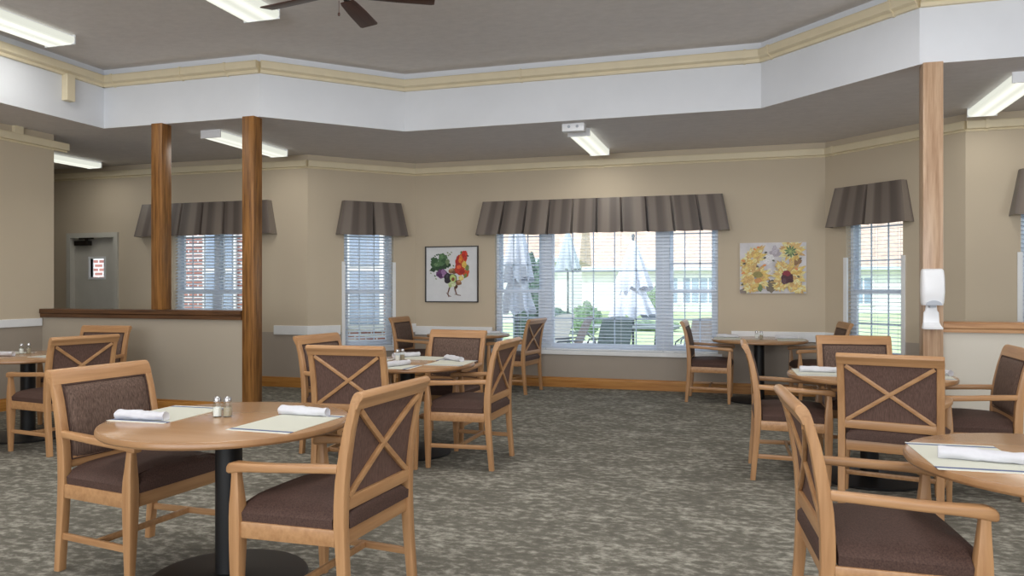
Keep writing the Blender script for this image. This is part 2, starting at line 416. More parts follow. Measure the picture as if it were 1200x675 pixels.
for i, s in ((1, 1.60), (1, .16), (1, 1.05), (3, 1.36), (3, 3.62), (4, .14), (4, 1.42)):
    cover(*segs[i], s, SOFF, .02)
cover((UL, VB), (UR, VB), 2.62, CROWN, .08)
cover((UR, VB), CR, .12, CROWN, .03); cover(CR, (5.6, CR[1]), .18, CROWN, .03)
# vertical drop of the raceway on the left fascia and a short one on the left wall
bm = bmn(); box(bm, -.05, .05, -.075, 0, 3.23, 3.50); bevel(bm, .006)
o = struct('trim_drop_left', bm, M['cream']); place(o, (-6.68, 6.17), PI/2)
bm = bmn(); box(bm, -.05, .05, -.046, 0, 2.97, 3.05); o = struct('trim_drop_wall', bm, M['cream']); place(o, (-7.5, 6.30), PI/2)

# ------------------------------------------------------------------ posts
def post(u0, u1, v0, v1, z0, z1, mat, label):
    bm = bmn(); box(bm, -(u1-u0)/2, (u1-u0)/2, -(v1-v0)/2, (v1-v0)/2, 0, z1-z0); bevel(bm, .004)
    o = obj('wooden_post', bm, M[mat], smooth=30); o.location = ((u0+u1)/2, (v0+v1)/2, z0); return tag(o, label, 'post')
post(-4.868, -4.728, 6.60, 6.74, 0, ZS, 'oak_z', 'tall square oak post at the right end of the left half wall, reaching the carpet')
post(-6.005, -5.865, 6.61, 6.75, 1.077, ZS, 'oak_z', 'square oak post standing on the dark cap of the left half wall')
post(1.338, 1.478, 6.55, 6.69, 0, ZS, 'palepost', 'pale oak post carrying the white dispenser beside the right half wall')

# ------------------------------------------------------------------ windows
def window(name, a, ang, s0, s1, z0, z1, units, strips=False):
    """units: list of (s0,s1,'hung'|'fixed'); local x along the wall, y outward"""
    bm = bmn()
    box(bm, s0, s1, .08, .16, z0, z0+.05); box(bm, s0, s1, .08, .16, z1-.05, z1)
    box(bm, s0, s0+.035, .08, .16, z0+.05, z1-.05); box(bm, s1-.035, s1, .08, .16, z0+.05, z1-.05)
    for u, v in zip(units, units[1:]): box(bm, u[1], v[0], .081, .159, z0+.05, z1-.05)
    root = struct(name, bm, M['vinyl']); place(root, a, ang)
    bm = bmn(); box(bm, s0-.05, s1+.05, -.03, .02, z0-.045, z0+.01); bevel(bm, .004); struct('sill', bm, M['white'], root)
    if strips:
        bm = bmn(); box(bm, s0-.03, s0+.015, -.012, .018, z0+.01, 1.66); box(bm, s1-.012, s1+.03, -.012, .018, z0+.01, 1.66); struct('side_strip', bm, M['white'], root)
    for u in units:
        a0, a1 = u[0], u[1]; b0, b1 = z0+.05, z1-.05
        bm = bmn()
        if u[2] == 'hung':
            zm = 1.265
            for q0, q1, y in ((b0, zm+.02, .100), (zm-.02, b1, .138)):
                box(bm, a0, a0+.045, y-.018, y+.018, q0, q1); box(bm, a1-.045, a1, y-.018, y+.018, q0, q1)
                box(bm, a0+.045, a1-.045, y-.018, y+.018, q0, q0+.045); box(bm, a0+.045, a1-.045, y-.018, y+.018, q1-.045, q1)
        else:
            box(bm, a0, a0+.03, .10, .14, b0, b1); box(bm, a1-.03, a1, .10, .14, b0, b1); box(bm, a0+.03, a1-.03, .10, .14, b0, b0+.04); box(bm, a0+.03, a1-.03, .10, .14, b1-.04, b1)
        struct('sash', bm, M['vinyl'], root)
        bm = bmn()
        nc = 3 if u[2] == 'hung' else 5
        for k in range(1, nc):
            s = a0 + (a1-a0)*k/nc; box(bm, s-.008, s+.008, .108, .116, b0, b1)
        for z in ((.90, 1.62, 2.0) if u[2] == 'hung' else (.90, 1.53, 2.1)): box(bm, a0, a1, .108, .116, z-.008, z+.008)
        struct('muntin', bm, M['muntin'], root)
        bm = bmn(); bm.faces.new([bm.verts.new(p) for p in ((a0, .112, b0), (a1, .112, b0), (a1, .112, b1), (a0, .112, b1))]); struct('pane', bm, M['glass'], root)
    return root
def blind(a, ang, s0, s1, z0, z1, tilt, label, group=None, pitch=.043):
    root = thing('window_blind', label, 'blind', (a[0], a[1], z0), ang, group); h = z1-z0
    bm = bmn(); box(bm, s0, s1, .02, .075, h-.05, h); obj('headrail', bm, M['white'], root)
    bm = bmn(); n = int((h-.08)/pitch); c, s = math.cos(tilt), math.sin(tilt); w = .0245
    for i in range(n):
        z = .045 + i*pitch + (i % 3)*.0004
        # slightly crowned slat: three strips
        rows = []
        for t, dz in ((-1, 0), (-.35, .0028), (.35, .0028), (1, 0)):
            y = .048 + w*t*c; zz = z + w*t*s + dz
            rows.append((bm.verts.new((s0+.004, y, zz)), bm.verts.new((s1-.004, y, zz))))
        for p, q in zip(rows, rows[1:]): bm.faces.new((p[0], p[1], q[1], q[0]))
    obj('slats', bm, M['slat'], root, smooth=60)
    bm = bmn(); box(bm, s0+.002, s1-.002, .024, .072, .003, .02); bevel(bm, .003); obj('bottom_rail', bm, M['white'], root)
    bm = bmn(); m = max(2, round((s1-s0)/.45)+1)
    for k in range(m):
        x = s0+.07+(s1-s0-.14)*k/(m-1)
        for y in (.0225, .0735): box(bm, x-.0012, x+.0012, y-.0008, y+.0008, .01, h-.03)
    obj('ladder_cord', bm, M['cord'], root)
    return root
Aback = (UL, VB)
mu = [(-3.18-UL, -2.578-UL, 'hung'), (-2.44-UL, -1.04-UL, 'fixed'), (-.89-UL, -.325-UL, 'hung')]
window('window_1', Aback, 0, *main_win, mu)
BG = 'blinds of the wide back window'
blind(Aback, 0, main_win[0]+.005, mu[0][1]+.066, .485, WT, math.radians(10), 'white slatted blind of the narrow pane beside the rooster picture', BG)
blind(Aback, 0, mu[1][0]-.068, mu[1][1]+.072, .485, WT, math.radians(5), 'wide white slatted blind over the large middle pane', BG)
blind(Aback, 0, mu[2][0]-.074, main_win[1]-.005, .485, WT, math.radians(6), 'white slatted blind of the narrow pane nearest the flower painting', BG)
window('window_2', CL, lf_ang, *lf_win, [(lf_win[0]+.035, lf_win[1]-.035, 'hung')], True)
blind(CL, lf_ang, lf_win[0]+.004, lf_win[1]-.004, .50, WT, math.radians(22), 'nearly closed white blind on the narrow window left of the rooster picture')
window('window_3', (UR, VB), -PI/4, *rf_win, [(rf_win[0]+.035, rf_win[1]-.035, 'hung')], True)
blind((UR, VB), -PI/4, rf_win[0]+.004, rf_win[1]-.004, .50, WT, math.radians(8), 'open white blind on the narrow window right of the flower painting')
ALB = (LB0, CL[1]); mid = (lb_win[0]+lb_win[1])/2
window('window_4', ALB, 0, *lb_win, [(lb_win[0]+.035, mid-.03, 'hung'), (mid+.03, lb_win[1]-.035, 'hung')])
blind(ALB, 0, lb_win[0]+.004, lb_win[1]-.004, .50, WT, math.radians(24), 'white blind seen between the two oak posts of the left half wall')
window('window_5', CR, 0, *rw_win, [(rw_win[0]+.035, rw_win[1]-.035, 'hung')], True)
blind(CR, 0, rw_win[0]+.004, rw_win[1]-.004, .50, WT, math.radians(10), 'white blind at the right edge above the right half wall')

# ------------------------------------------------------------------ valances
def valance(a, ang, s0, s1, n, label, group='valances above the windows', zt=2.47, zb=2.015, fl=.085, seed=1):
    R = random.Random(seed); root_s = (s0+s1)/2; H = 9
    ss = []                                           # parameters along the top: (t, notch 0..1, panel phase)
    w = 1.0/n
    for i in range(n):
        t0 = i*w; e = min(.08*w, .016/(s1-s0))
        ss += [(t0+e*.15, .92 if i else 0, i, 0), (t0+e, .0, i, .04)]
        for k in range(1, 8): ss.append((t0+w*k/8, 0, i, k/8))
        ss += [(t0+w-e, 0, i, .96), (t0+w-e*.15, .92 if i < n-1 else 0, i, 1)]
    jit = [R.uniform(-.006, .006) for _ in range(n)]
    bm = bmn(); uvl = bm.loops.layers.uv.new('UVMap'); rows = []
    for j in range(H+1):
        h = j/H; row = []
        z = zt-(zt-zb)*h; d = .085+.06*h; half = (s1-s0)/2+fl*h
        row.append((bm.verts.new((root_s-half-.004, 0, z)), -.1))
        for t, nt, i, ph in ss:
            tt = t
            x = root_s+half*(2*tt-1)
            y = -d + nt*(.02+.085*h) - .008*math.sin(PI*ph)*h
            zz = z + jit[i]*h + .004*h*math.cos(2*PI*ph)
            row.append((bm.verts.new((x, y, zz)), t*(s1-s0)))
        row.append((bm.verts.new((root_s+half+.004, 0, z)), s1-s0+.1)); rows.append(row)
    for r0, r1 in zip(rows, rows[1:]):
        for k in range(len(r0)-1):
            f = bm.faces.new((r0[k][0], r0[k+1][0], r1[k+1][0], r1[k][0]))
            for lp, u in zip(f.loops, (r0[k][1], r0[k+1][1], r1[k+1][1], r1[k][1])): lp[uvl].uv = (u, lp.vert.co.z)
    f = bm.faces.new([p[0] for p in rows[0]])
    for lp in f.loops: lp[uvl].uv = (0, 0)
    o = obj('window_valance', bm, M['valance'], smooth=50); place(o, a, ang)
    return tag(o, label, 'valance', group)
valance(Aback, 0, -3.36-UL, -.235-UL, 10, 'wide pleated striped taupe valance over the large back window', seed=2)
valance(CL, lf_ang, (-5.117-CL[0])*r2, (-4.55-CL[0])*r2, 2, 'short two-panel taupe valance left of the rooster picture', seed=3)
valance((UR, VB), -PI/4, (1.09-UR)*r2, (1.69-UR)*r2, 2, 'short taupe valance over the narrow window right of the flower painting', seed=4)
valance(ALB, 0, -8.02-LB0, -5.99-LB0, 6, 'dark striped valance seen behind the two oak posts of the left half wall', seed=5)
valance(CR, 0, 2.605-CR[0], 4.15-CR[0], 5, 'taupe valance cut off by the right edge above the right half wall', seed=6)

# ------------------------------------------------------------------ door in the left back wall
dr = bmn(); s0, s1, _, zt = lb_door
box(dr, s0-.05, s0+.02, -.03, .16, 0, zt-.02); box(dr, s1-.02, s1+.05, -.03, .16, 0, zt-.02); box(dr, s0-.05, s1+.05, -.03, .16, zt-.02, zt+.05)
d1 = struct('door_1', dr, M['doorpaint']); place(d1, ALB, 0)
bm = bmn(); ws0, ws1, wz0, wz1 = s0+.31, s0+.56, 1.46, 1.73
for x0, x1, z0, z1 in ((s0+.02, ws0, .01, zt-.02), (ws1, s1-.02, .01, zt-.02), (ws0, ws1, .01, wz0), (ws0, ws1, wz1, zt-.02)): box(bm, x0, x1, .05, .095, z0, z1)
bmesh.ops.remove_doubles(bm, verts=bm.verts[:], dist=.0005)
struct('door_panel', bm, M['doorpaint'], d1)
bm = bmn()
for x0, x1, z0, z1 in ((ws0-.03, ws0, wz0-.03, wz1+.03), (ws1, ws1+.03, wz0-.03, wz1+.03), (ws0, ws1, wz0-.03, wz0), (ws0, ws1, wz1, wz1+.03)): box(bm, x0, x1, .04, .105, z0, z1)
struct('vision_frame', bm, M['white'], d1)
bm = bmn(); bm.faces.new([bm.verts.new(p) for p in ((ws0, .072, wz0), (ws1, .072, wz0), (ws1, .072, wz1), (ws0, .072, wz1))]); struct('pane', bm, M['glass'], d1)
bm = bmn(); box(bm, s0+.08, s0+.34, -.02, .05, zt-.13, zt-.06); bevel(bm, .006); box(bm, s0+.30, s0+.34, -.04, -.018, zt-.13, zt-.02); box(bm, s0+.2, s0+.46, -.05, -.036, zt-.045, zt-.02)
struct('door_closer', bm, M['darkmetal'], d1)
bm2 = bmn(); tube(bm2, [(s1-.10, .05, 1.0), (s1-.10, -.02, 1.0), (s1-.21, -.02, 1.0)], .011); struct('handle', bm2, M['chrome'], d1)

# ------------------------------------------------------------------ chairs
def post_y(z):
    P = [(0, .012), (.12, .022), (.25, .034), (.42, .044), (.55, .042), (.68, .026), (.80, .002), (.88, -.022), (.93, -.040)]
    for (z0, y0), (z1, y1) in zip(P, P[1:]):
        if z <= z1: return y0+(y1-y0)*(z-z0)/(z1-z0)
    return P[-1][1]
def post_h(z):
    P = [(0, .034), (.3, .042), (.45, .048), (.6, .045), (.8, .036), (.93, .03)]
    for (z0, y0), (z1, y1) in zip(P, P[1:]):
        if z <= z1: return (y0+(y1-y0)*(z-z0)/(z1-z0))/2
    return P[-1][1]/2
def make_chair(label):
    t = thing('dining_armchair', label, 'chair', group='wooden dining armchairs')
    for sx in (-1, 1):                                # rear legs run up as the back posts
        bm = bmn(); st = []
        for z in (0, .06, .14, .24, .34, .42, .50, .58, .66, .73, .79, .84, .885): st.append(((sx*(.256+.004*min(z, 1)), post_y(z), z), (.0205, 0, 0), (0, post_h(z), 0), .006))
        loft(bm, st); obj('leg', bm, M['wood_z'], t, 40)
    for sx in (-1, 1):                                # front legs taper above and below the seat
        bm = bmn(); st = []
        for z, hx, hy, y, x in ((0, .015, .016, .486, .292), (.10, .018, .019, .487, .291), (.22, .022, .023, .488, .290), (.34, .0255, .0255, .488, .288), (.42, .0255, .026, .488, .288), (.47, .0245, .0235, .489, .288), (.53, .020, .019, .491, .288), (.58, .0165, .016, .493, .288), (.612, .016, .0155, .494, .288)):
            st.append(((sx*x, y, z), (hx, 0, 0), (0, hy, 0), .006))
        loft(bm, st); obj('leg', bm, M['wood_z'], t, 40)
    # seat frame: four aprons
    bm = bmn(); z0, z1 = .343, .407
    loft(bm, [((-.236, .046, (z0+z1)/2), (0, .012, 0), (0, 0, .032), .004), ((.236, .046, (z0+z1)/2), (0, .012, 0), (0, 0, .032), .004)])
    loft(bm, [((-.263, .490, (z0+z1)/2), (0, .012, 0), (0, 0, .032), .004), ((.263, .490, (z0+z1)/2), (0, .012, 0), (0, 0, .032), .004)])
    for sx in (-1, 1):
        loft(bm, [((sx*.262, .064, (z0+z1)/2), (.012, 0, 0), (0, 0, .032), .004), ((sx*.290, .464, (z0+z1)/2), (.012, 0, 0), (0, 0, .032), .004)])
    obj('seat_frame', bm, M['wood_x'], t, 40)
    # seat cushion: crowned, rounded at the edges, notched between the legs
    bm = bmn(); nx, ny = 16, 16; top = {}
    def half(y): return .234 if y < .075 else (.272+(y-.075)*.07 if y < .462 else .2615)
    ys = [.022, .03, .05, .074, .0751] + [.0751+(.4619-.0751)*k/9 for k in range(1, 9)] + [.4619, .4621, .485, .503, .512]
    xs = [-1+2*k/nx for k in range(nx+1)]
    g = []
    for y in ys:
        row = []
        for x in xs:
            ex = 1-abs(x)**7; e0 = min(1, (y-.022)/.03) if y < .06 else 1; e1 = min(1, (.512-y)/.035) if y > .47 else 1
            ed = min(ex, 1)*math.sin(PI/2*max(0, min(e0, e1)))**.6 if min(e0, e1) > 0 else 0
            ed = max(0, ed); z = .440 + .040*ed**.75 + .024*(1-x*x)*math.sin(PI*min(1, max(0, y/.52)))
            row.append(bm.verts.new((x*half(y), y, z)))
        g.append(row)
    b0 = [[bm.verts.new((v.co.x*.985, v.co.y, .406)) for v in row] for row in g]
    m_, n_ = len(g), len(g[0])
    for i in range(m_-1):
        for j in range(n_-1):
            bm.faces.new((g[i][j], g[i][j+1], g[i+1][j+1], g[i+1][j])); bm.faces.new((b0[i][j], b0[i+1][j], b0[i+1][j+1], b0[i][j+1]))
    for i in range(m_-1):
        bm.faces.new((g[i][0], g[i+1][0], b0[i+1][0], b0[i][0])); bm.faces.new((g[i][-1], b0[i][-1], b0[i+1][-1], g[i+1][-1]))
    for j in range(n_-1):
        bm.faces.new((g[0][j], b0[0][j], b0[0][j+1], g[0][j+1])); bm.faces.new((g[-1][j], g[-1][j+1], b0[-1][j+1], b0[-1][j]))
    obj('seat', bm, M['seat_fabric'], t, 50)
    # upholstered back panel following the posts
    bm = bmn(); F, B = [], []; zz = [.505+(.862-.505)*k/12 for k in range(13)]; xx = [-1+2*k/14 for k in range(15)]
    for z in zz:
        v = (z-.505)/(.862-.505); fr, br = [], []
        for x in xx:
            e = (max(0, 1-abs(x)**8)*max(0, 1-abs(2*v-1)**8))**.5
            fr.append(bm.verts.new((x*.2385, post_y(z)+.008+.020*e+.006*(1-x*x)*math.sin(PI*v), z))); br.append(bm.verts.new((x*.2385, post_y(z)-.006, z)))
        F.append(fr); B.append(br)
    for i in range(12):
        for j in range(14):
            bm.faces.new((F[i][j], F[i][j+1], F[i+1][j+1], F[i+1][j])); bm.faces.new((B[i][j], B[i+1][j], B[i+1][j+1], B[i][j+1])).material_index = 1
    for i in range(12):
        bm.faces.new((F[i][0], F[i+1][0], B[i+1][0], B[i][0])); bm.faces.new((F[i][-1], B[i][-1], B[i+1][-1], F[i+1][-1]))
    for j in range(14):
        bm.faces.new((F[0][j], B[0][j], B[0][j+1], F[0][j+1])); bm.faces.new((F[-1][j], F[-1][j+1], B[-1][j+1], B[-1][j]))
    pn = obj('backrest', bm, [M['back_fabric'], M['rear_fabric']], t, 50)
    # piping round the front of the panel
    bm = bmn(); z0, z1, w = .513, .852, .231
    loop = [(-w, z0), (w, z0), (w, z1), (-w, z1)]
    for (xa, za), (xb, zb) in zip(loop, loop[1:]+loop[:1]):
        tube(bm, [(xa+(xb-xa)*k/6, post_y(za+(zb-za)*k/6)+.016, za+(zb-za)*k/6) for k in range(7)], .0035, 6)
    obj('piping', bm, M['seat_fabric'], pn, 60)
    # top rail with a rolled back edge
    bm = bmn(); yb = post_y(.88)
    prof = []
    for y, z in ((.000, .858), (-.005, .875), (-.011, .893), (-.018, .908), (-.025, .918), (-.034, .924), (-.045, .926), (-.056, .922), (-.063, .914), (-.064, .904), (-.058, .894), (-.050, .884), (-.043, .871), (-.038, .858)): prof.append((y+.002, z))
    for _ in (0,):
        st = []
        for x, s in ((-.2795, .90), (-.277, .97), (-.272, 1), (.272, 1), (.277, .97), (.2795, .90)):
            cy = sum(p[0] for p in prof)/len(prof); cz = sum(p[1] for p in prof)/len(prof)
            st.append([bm.verts.new((x, cy+(p-cy)*s, cz+(q-cz)*s)) for p, q in prof])
        for r0, r1 in zip(st, st[1:]):
            for i in range(len(r0)): bm.faces.new((r0[i], r0[(i+1) % len(r0)], r1[(i+1) % len(r0)], r1[i]))
        bm.faces.new(st[0]); bm.faces.new(st[-1][::-1])
    obj('top_rail', bm, M['wood_x'], t, 35)
    bm = bmn(); z = .500
    loft(bm, [((-.24, post_y(z)-.002, z), (0, .017, 0), (0, 0, .026), .005), ((.24, post_y(z)-.002, z), (0, .017, 0), (0, 0, .026), .005)])
    obj('lower_rail', bm, M['wood_x'], t, 40)
    # crossed slats on the rear of the back
    bm = bmn()
    for sx in (-1, 1):
        st = []; d = Vector((sx*.462, 0, .325)).normalized(); wv = Vector((-d.z, 0, d.x))*.0115
        for k in range(9):
            f = k/8; z = .524+.325*f; st.append(((sx*(-.231+.462*f), post_y(z)-.012-.001*sx, z), wv, (0, .0075, 0), .002))
        loft(bm, st)
    obj('cross_brace', bm, M['wood_x'], t, 40)
    for sx in (-1, 1):                                # arms
        bm = bmn(); st = []
        for y, x, z, hx, hz in ((.050, .266, .634, .014, .017), (.12, .274, .632, .018, .0165), (.22, .281, .627, .022, .016), (.32, .286, .621, .0235, .016), (.42, .288, .617, .024, .017), (.472, .288, .615, .0245, .0195), (.500, .287, .612, .0245, .0215), (.519, .287, .608, .0235, .020), (.529, .286, .604, .020, .014)):
            st.append(((sx*x, y, z), (hx, 0, 0), (0, 0, hz), .009))
        loft(bm, st, 3); obj('arm', bm, M['wood_y'], t, 50)
    # H stretcher
    bm = bmn(); z = .163
    for sx in (-1, 1): loft(bm, [((sx*.259, .040, z), (.0085, 0, 0), (0, 0, .015), .003), ((sx*.288, .478, z), (.0085, 0, 0), (0, 0, .015), .003)])
    loft(bm, [((-.272, .26, z), (0, .0085, 0), (0, 0, .014), .003), ((.272, .26, z), (0, .0085, 0), (0, 0, .014), .003)])
    obj('stretcher', bm, M['wood_y'], t, 40)
    return t
chairs = [  # u, v, facing degrees, label
 (-3.015, 3.019, -4.9, 'wooden armchair left of the nearest left table, textured brown backrest front facing right'),
 (-1.369, 2.774, 176.9, 'large wooden armchair with crossed slats right of the nearest left table, arm towards the table'),
 (-2.52, 4.535, 92.9, 'crossed-back armchair tucked in at the near side of the middle round table'),
 (-3.32, 5.53, -6.0, 'armchair at the left of the middle table, mostly hidden behind a crossed-back chair'),
 (-2.475, 6.44, -96.0, 'armchair on the far side of the middle table, plain brown backrest facing the camera'),
 (-1.705, 5.415, 180.5, 'crossed-back armchair right of the middle table, standing alone by the open carpet'),
 (-4.31, 9.20, 0.0, 'armchair in the corner under the rooster picture, left of the far table'),
 (-2.492, 9.195, 172.6, 'crossed-back armchair before the large window, right of the far left table'),
 (-.622, 9.182, -1.3, 'armchair in profile before the large window, left of the table under the flower painting'),
 (1.057, 9.156, 186.0, 'armchair by the right narrow window, mostly hidden right of the table under the flower painting'),
 (.051, 5.691, 1.1, 'armchair in profile left of the right middle table, slim bent back seen edge-on'),
 (.85, 6.585, -84.5, 'armchair at the far side of the right middle table, its backrest front facing the camera'),
 (.81, 4.825, 76.0, 'crossed-back armchair at the near side of the right middle table, seen from behind'),
 (1.665, 5.61, 178.5, 'armchair at the right edge facing left, right of the right middle table'),
 (.201, 2.92, 4.6, 'largest armchair in the right foreground with broad woven seat, left of the front right table'),
 (-5.068, 4.844, 168.0, 'crossed-back armchair right of the far left-edge table before the half wall'),
 (-6.177, 6.158, -85.4, 'armchair against the left half wall, backrest mostly hidden behind another chair'),
 (-6.0, 4.07, 90.0, 'armchair cut off by the left edge, only an arm and a leg in view'),
]
ch0 = None
for i, (u, v, th, lab) in enumerate(chairs):
    rz = math.radians(th-90)
    if ch0 is None:
        ch0 = make_chair(lab); ch0.location = (u, v, 0); ch0.rotation_euler = (0, 0, rz)
    else: dup(ch0, (u, v, 0), rz, lab)

# ------------------------------------------------------------------ tables
TT = .715
def make_table(label):
    t = thing('round_dining_table', label, 'table', group='round dining tables')
    bm = bmn(); r = .533; lathe(bm, [(0, TT-.034), (r-.03, TT-.034), (r-.006, TT-.030), (r, TT-.022), (r, TT-.009), (r-.004, TT-.002), (r-.010, TT), (0, TT)], n=96)
    for f in bm.faces:
        if f.calc_center_median().xy.length > r-.03 and f.calc_center_median().z < TT-.0005: f.material_index = 1
    obj('tabletop', bm, [M['tabletop'], M['tablerim']], t, 30)
    bm = bmn(); lathe(bm, [(0, .018), (.058, .018), (.058, TT-.034), (.0, TT-.034)], n=40); obj('column', bm, M['black'], t, 40)
    bm = bmn(); lathe(bm, [(0, 0), (.345, 0), (.347, .006), (.340, .014), (.30, .020), (.10, .030), (.066, .036), (0, .036)], n=64); obj('base', bm, M['black'], t, 40)
    bm = bmn(); box(bm, -.26, .26, -.022, .022, TT-.046, TT-.034); box(bm, -.022, .022, -.26, .26, TT-.046, TT-.0341); obj('support_bracket', bm, M['black'], t)
    return t
tables = [
 (-2.215, 2.909, 'round wooden table nearest on the left, set with two placemats and shakers'),
 (-2.55, 5.55, 'round wooden table in the middle left, ringed by four chairs, three rolled napkins'),
 (-3.374, 9.20, 'far round table below the rooster picture, half hidden behind chairs'),
 (.185, 9.24, 'far round table below the flower painting, on a black column'),
 (.834, 5.702, 'round table right of centre behind the crossed-back chair'),
 (1.094, 3.026, 'round table cut off by the right edge, nearest on the right'),
 (-6.02, 5.17, 'round table cut off by the left edge, before the left half wall'),
]
tb0 = None
for u, v, lab in tables:
    if tb0 is None: tb0 = make_table(lab); tb0.location = (u, v, 0)
    else: dup(tb0, (u, v, 0), 0, lab)

# placemats
def make_mat(label):
    bm = bmn(); box(bm, -.15, .15, -.225, .225, 0, .002); return tag(obj('placemat', bm, M['matcloth']), label, 'placemat', 'striped placemats on the tables')
mats = [
 (-2.568, 2.945, 2, 'placemat before the left foreground chair, under the rolled napkin near its front end'),
 (-1.905, 2.905, -1, 'placemat right of the shakers on the nearest left table'),
 (-2.195, 5.60, 3, 'placemat on the right side of the middle table'),
 (-2.57, 5.905, 88, 'placemat on the far side of the middle table'),
 (-2.91, 5.53, 0, 'placemat on the left side of the middle table beside the shakers'),
 (-2.55, 5.19, 92, 'placemat on the near side of the middle table under a slanting napkin'),
 (-3.05, 9.22, 0, 'placemat on the far table before the large window'),
 (-3.70, 9.22, 0, 'placemat on the far table below the rooster picture'),
 (-.17, 9.25, 0, 'placemat before the profile chair on the table under the flower painting'),
 (.53, 9.22, 0, 'placemat at the right of the table under the flower painting'),
 (.50, 5.70, 2, 'placemat on the left of the right middle table under a long napkin'),
 (1.18, 5.72, -3, 'placemat on the right of the right middle table behind the crossed-back chair'),
 (.752, 3.0, 2.0, 'blue striped placemat on the table at the right edge'),
 (-6.36, 5.20, 0, 'placemat at the left edge on the table before the left half wall'),
 (-5.70, 5.24, 0, 'placemat beside the shakers on the table before the left half wall'),
]
m0 = None
for u, v, a, lab in mats:
    if m0 is None: m0 = make_mat(lab); m0.location = (u, v, TT); m0.rotation_euler = (0, 0, math.radians(a))
    else: dup(m0, (u, v, TT), math.radians(a), lab)

# rolled napkins around cutlery
def make_napkin(label, seed):
    R = random.Random(seed); bm = bmn(); n, m = 26, 22; rows = []
    for i in range(n+1):
        t = i/n; x = -.125+.25*t
        rr = .0215+.0035*math.sin(3*t+seed)+.0015*math.sin(17*t+seed)
        if t > .88: rr += .006*(t-.88)/.12
        if abs(t-.52) < .05: rr -= .002
        if t < .03 or t > .97: rr *= .93
        row = []
        for k in range(m):
            a = 2*PI*k/m; q = rr*(1+.07*math.sin(2*a+9*t+seed)+.05*math.sin(5*a-7*t))
            y, z = q*1.12*math.cos(a), q*.92*math.sin(a)+.0185
            row.append(bm.verts.new((x, y, max(z, .0004))))
        rows.append(row)
    for r0, r1 in zip(rows, rows[1:]):
        for k in range(m): bm.faces.new((r0[k], r0[(k+1) % m], r1[(k+1) % m], r1[k]))
    for row, s in ((rows[0], 1), (rows[-1], -1)):     # spiral dimple at the ends
        c = bm.verts.new((row[0].co.x+.012*s, 0, .019))
        for k in range(m): bm.faces.new((row[k], row[(k+1) % m], c))
    # loose flap along the roll
    pts = [(-.10, .024, .012), (-.02, .030, .004), (.06, .032, .003), (.115, .026, .010)]
    fl = [(bm.verts.new(p), bm.verts.new((p[0], p[1]-.016, p[2]+.018))) for p in pts]
    for p, q in zip(fl, fl[1:]): bm.faces.new((p[0], q[0], q[1], p[1]))
    return tag(obj('rolled_napkin', bm, M['napkin'], smooth=45), label, 'napkin', 'rolled white napkins')
naps = [
 (-2.575, 2.78, 3, 'rolled white napkin before the left foreground chair on the nearest left table'),
 (-1.945, 3.095, -2, 'rolled white napkin at the far right of the nearest left table'),
 (-2.50, 5.25, 70, 'slanting rolled napkin nearest the viewer on the middle table'),
 (-2.745, 5.95, 55, 'rolled napkin right behind the shakers on the middle table'),
 (-2.24, 5.77, -40, 'rolled napkin on the right of the middle table by the plain chair back'),
 (-3.10, 9.27, 10, 'rolled napkin on the far table before the large window'),
 (-.17, 9.42, 0, 'rolled napkin at the left of the table under the flower painting'),
 (.49, 9.36, 0, 'rolled napkin at the right of the table under the flower painting'),
 (.51, 5.72, 2, 'rolled napkin on the left of the right middle table'),
 (1.27, 5.82, -60, 'rolled napkin peeping out right of the crossed-back chair on the right middle table'),
 (.775, 2.945, -10, 'rolled napkin on the blue striped placemat at the right edge'),
 (-6.17, 5.03, 12, 'rolled napkin at the left edge on the table before the left half wall'),
]
n0 = [make_napkin('', s) for s in (1,)]
for i, (u, v, a, lab) in enumerate(naps):
    if i == 0: o = n0[0]; o['label'] = lab; o.location = (u, v, TT+.002); o.rotation_euler = (0, 0, math.radians(a))
    else: dup(n0[0], (u, v, TT+.002), math.radians(a), lab)

# salt and pepper shakers
def make_shaker(label, fill, cat, group):
    t = thing(cat.replace(' ', '_'), label, cat, group=group)
    bm = bmn(); prof = [(0, .0), (.0195, .0), (.021, .004), (.0205, .05), (.0165, .064), (.0155, .070)]; lathe(bm, prof, n=10); obj('jar', bm, M['jar'], t, 25)
    bm = bmn(); lathe(bm, [(0, .004), (.0178, .004), (.0176, .044), (0, .046)], n=10); obj('contents', bm, M[fill], t, 25)
    bm = bmn(); lathe(bm, [(.0165, .068), (.0172, .071), (.0172, .083), (.014, .090), (.006, .0935), (0, .094)], n=24); obj('cap', bm, M['chrome'], t, 40)
    return t
shk = [((-2.307, 2.948), (-2.262, 2.962), 'on the nearest left table'), ((-2.68, 5.64), (-2.665, 5.70), 'on the middle table'),
       ((.158, 9.31), (.21, 9.29), 'on the table under the flower painting'), ((-6.20, 5.26), (-6.185, 5.32), 'on the table at the left edge')]
sa = pe = None
for a, b, w in shk:
    if sa is None:
        sa = make_shaker('glass salt shaker with steel cap '+w, 'salt', 'salt shaker', 'salt shakers'); sa.location = (*a, TT)
        pe = make_shaker('glass pepper shaker with steel cap '+w, 'pepper', 'pepper shaker', 'pepper shakers'); pe.location = (*b, TT)
    else:
        dup(sa, (*a, TT), 0, 'glass salt shaker with steel cap '+w); dup(pe, (*b, TT), 0, 'glass pepper shaker with steel cap '+w)
bm = bmn(); lathe(bm, [(0, 0), (.026, 0), (.034, .03), (.038, .062), (.036, .062), (.031, .03), (.023, .004), (0, .004)], n=28)
tag(obj('white_cup', bm, M['plastic'], smooth=40), 'small white cup near the crossed-back chair on the table at the left edge', 'cup').location = (-5.93, 5.42, TT)

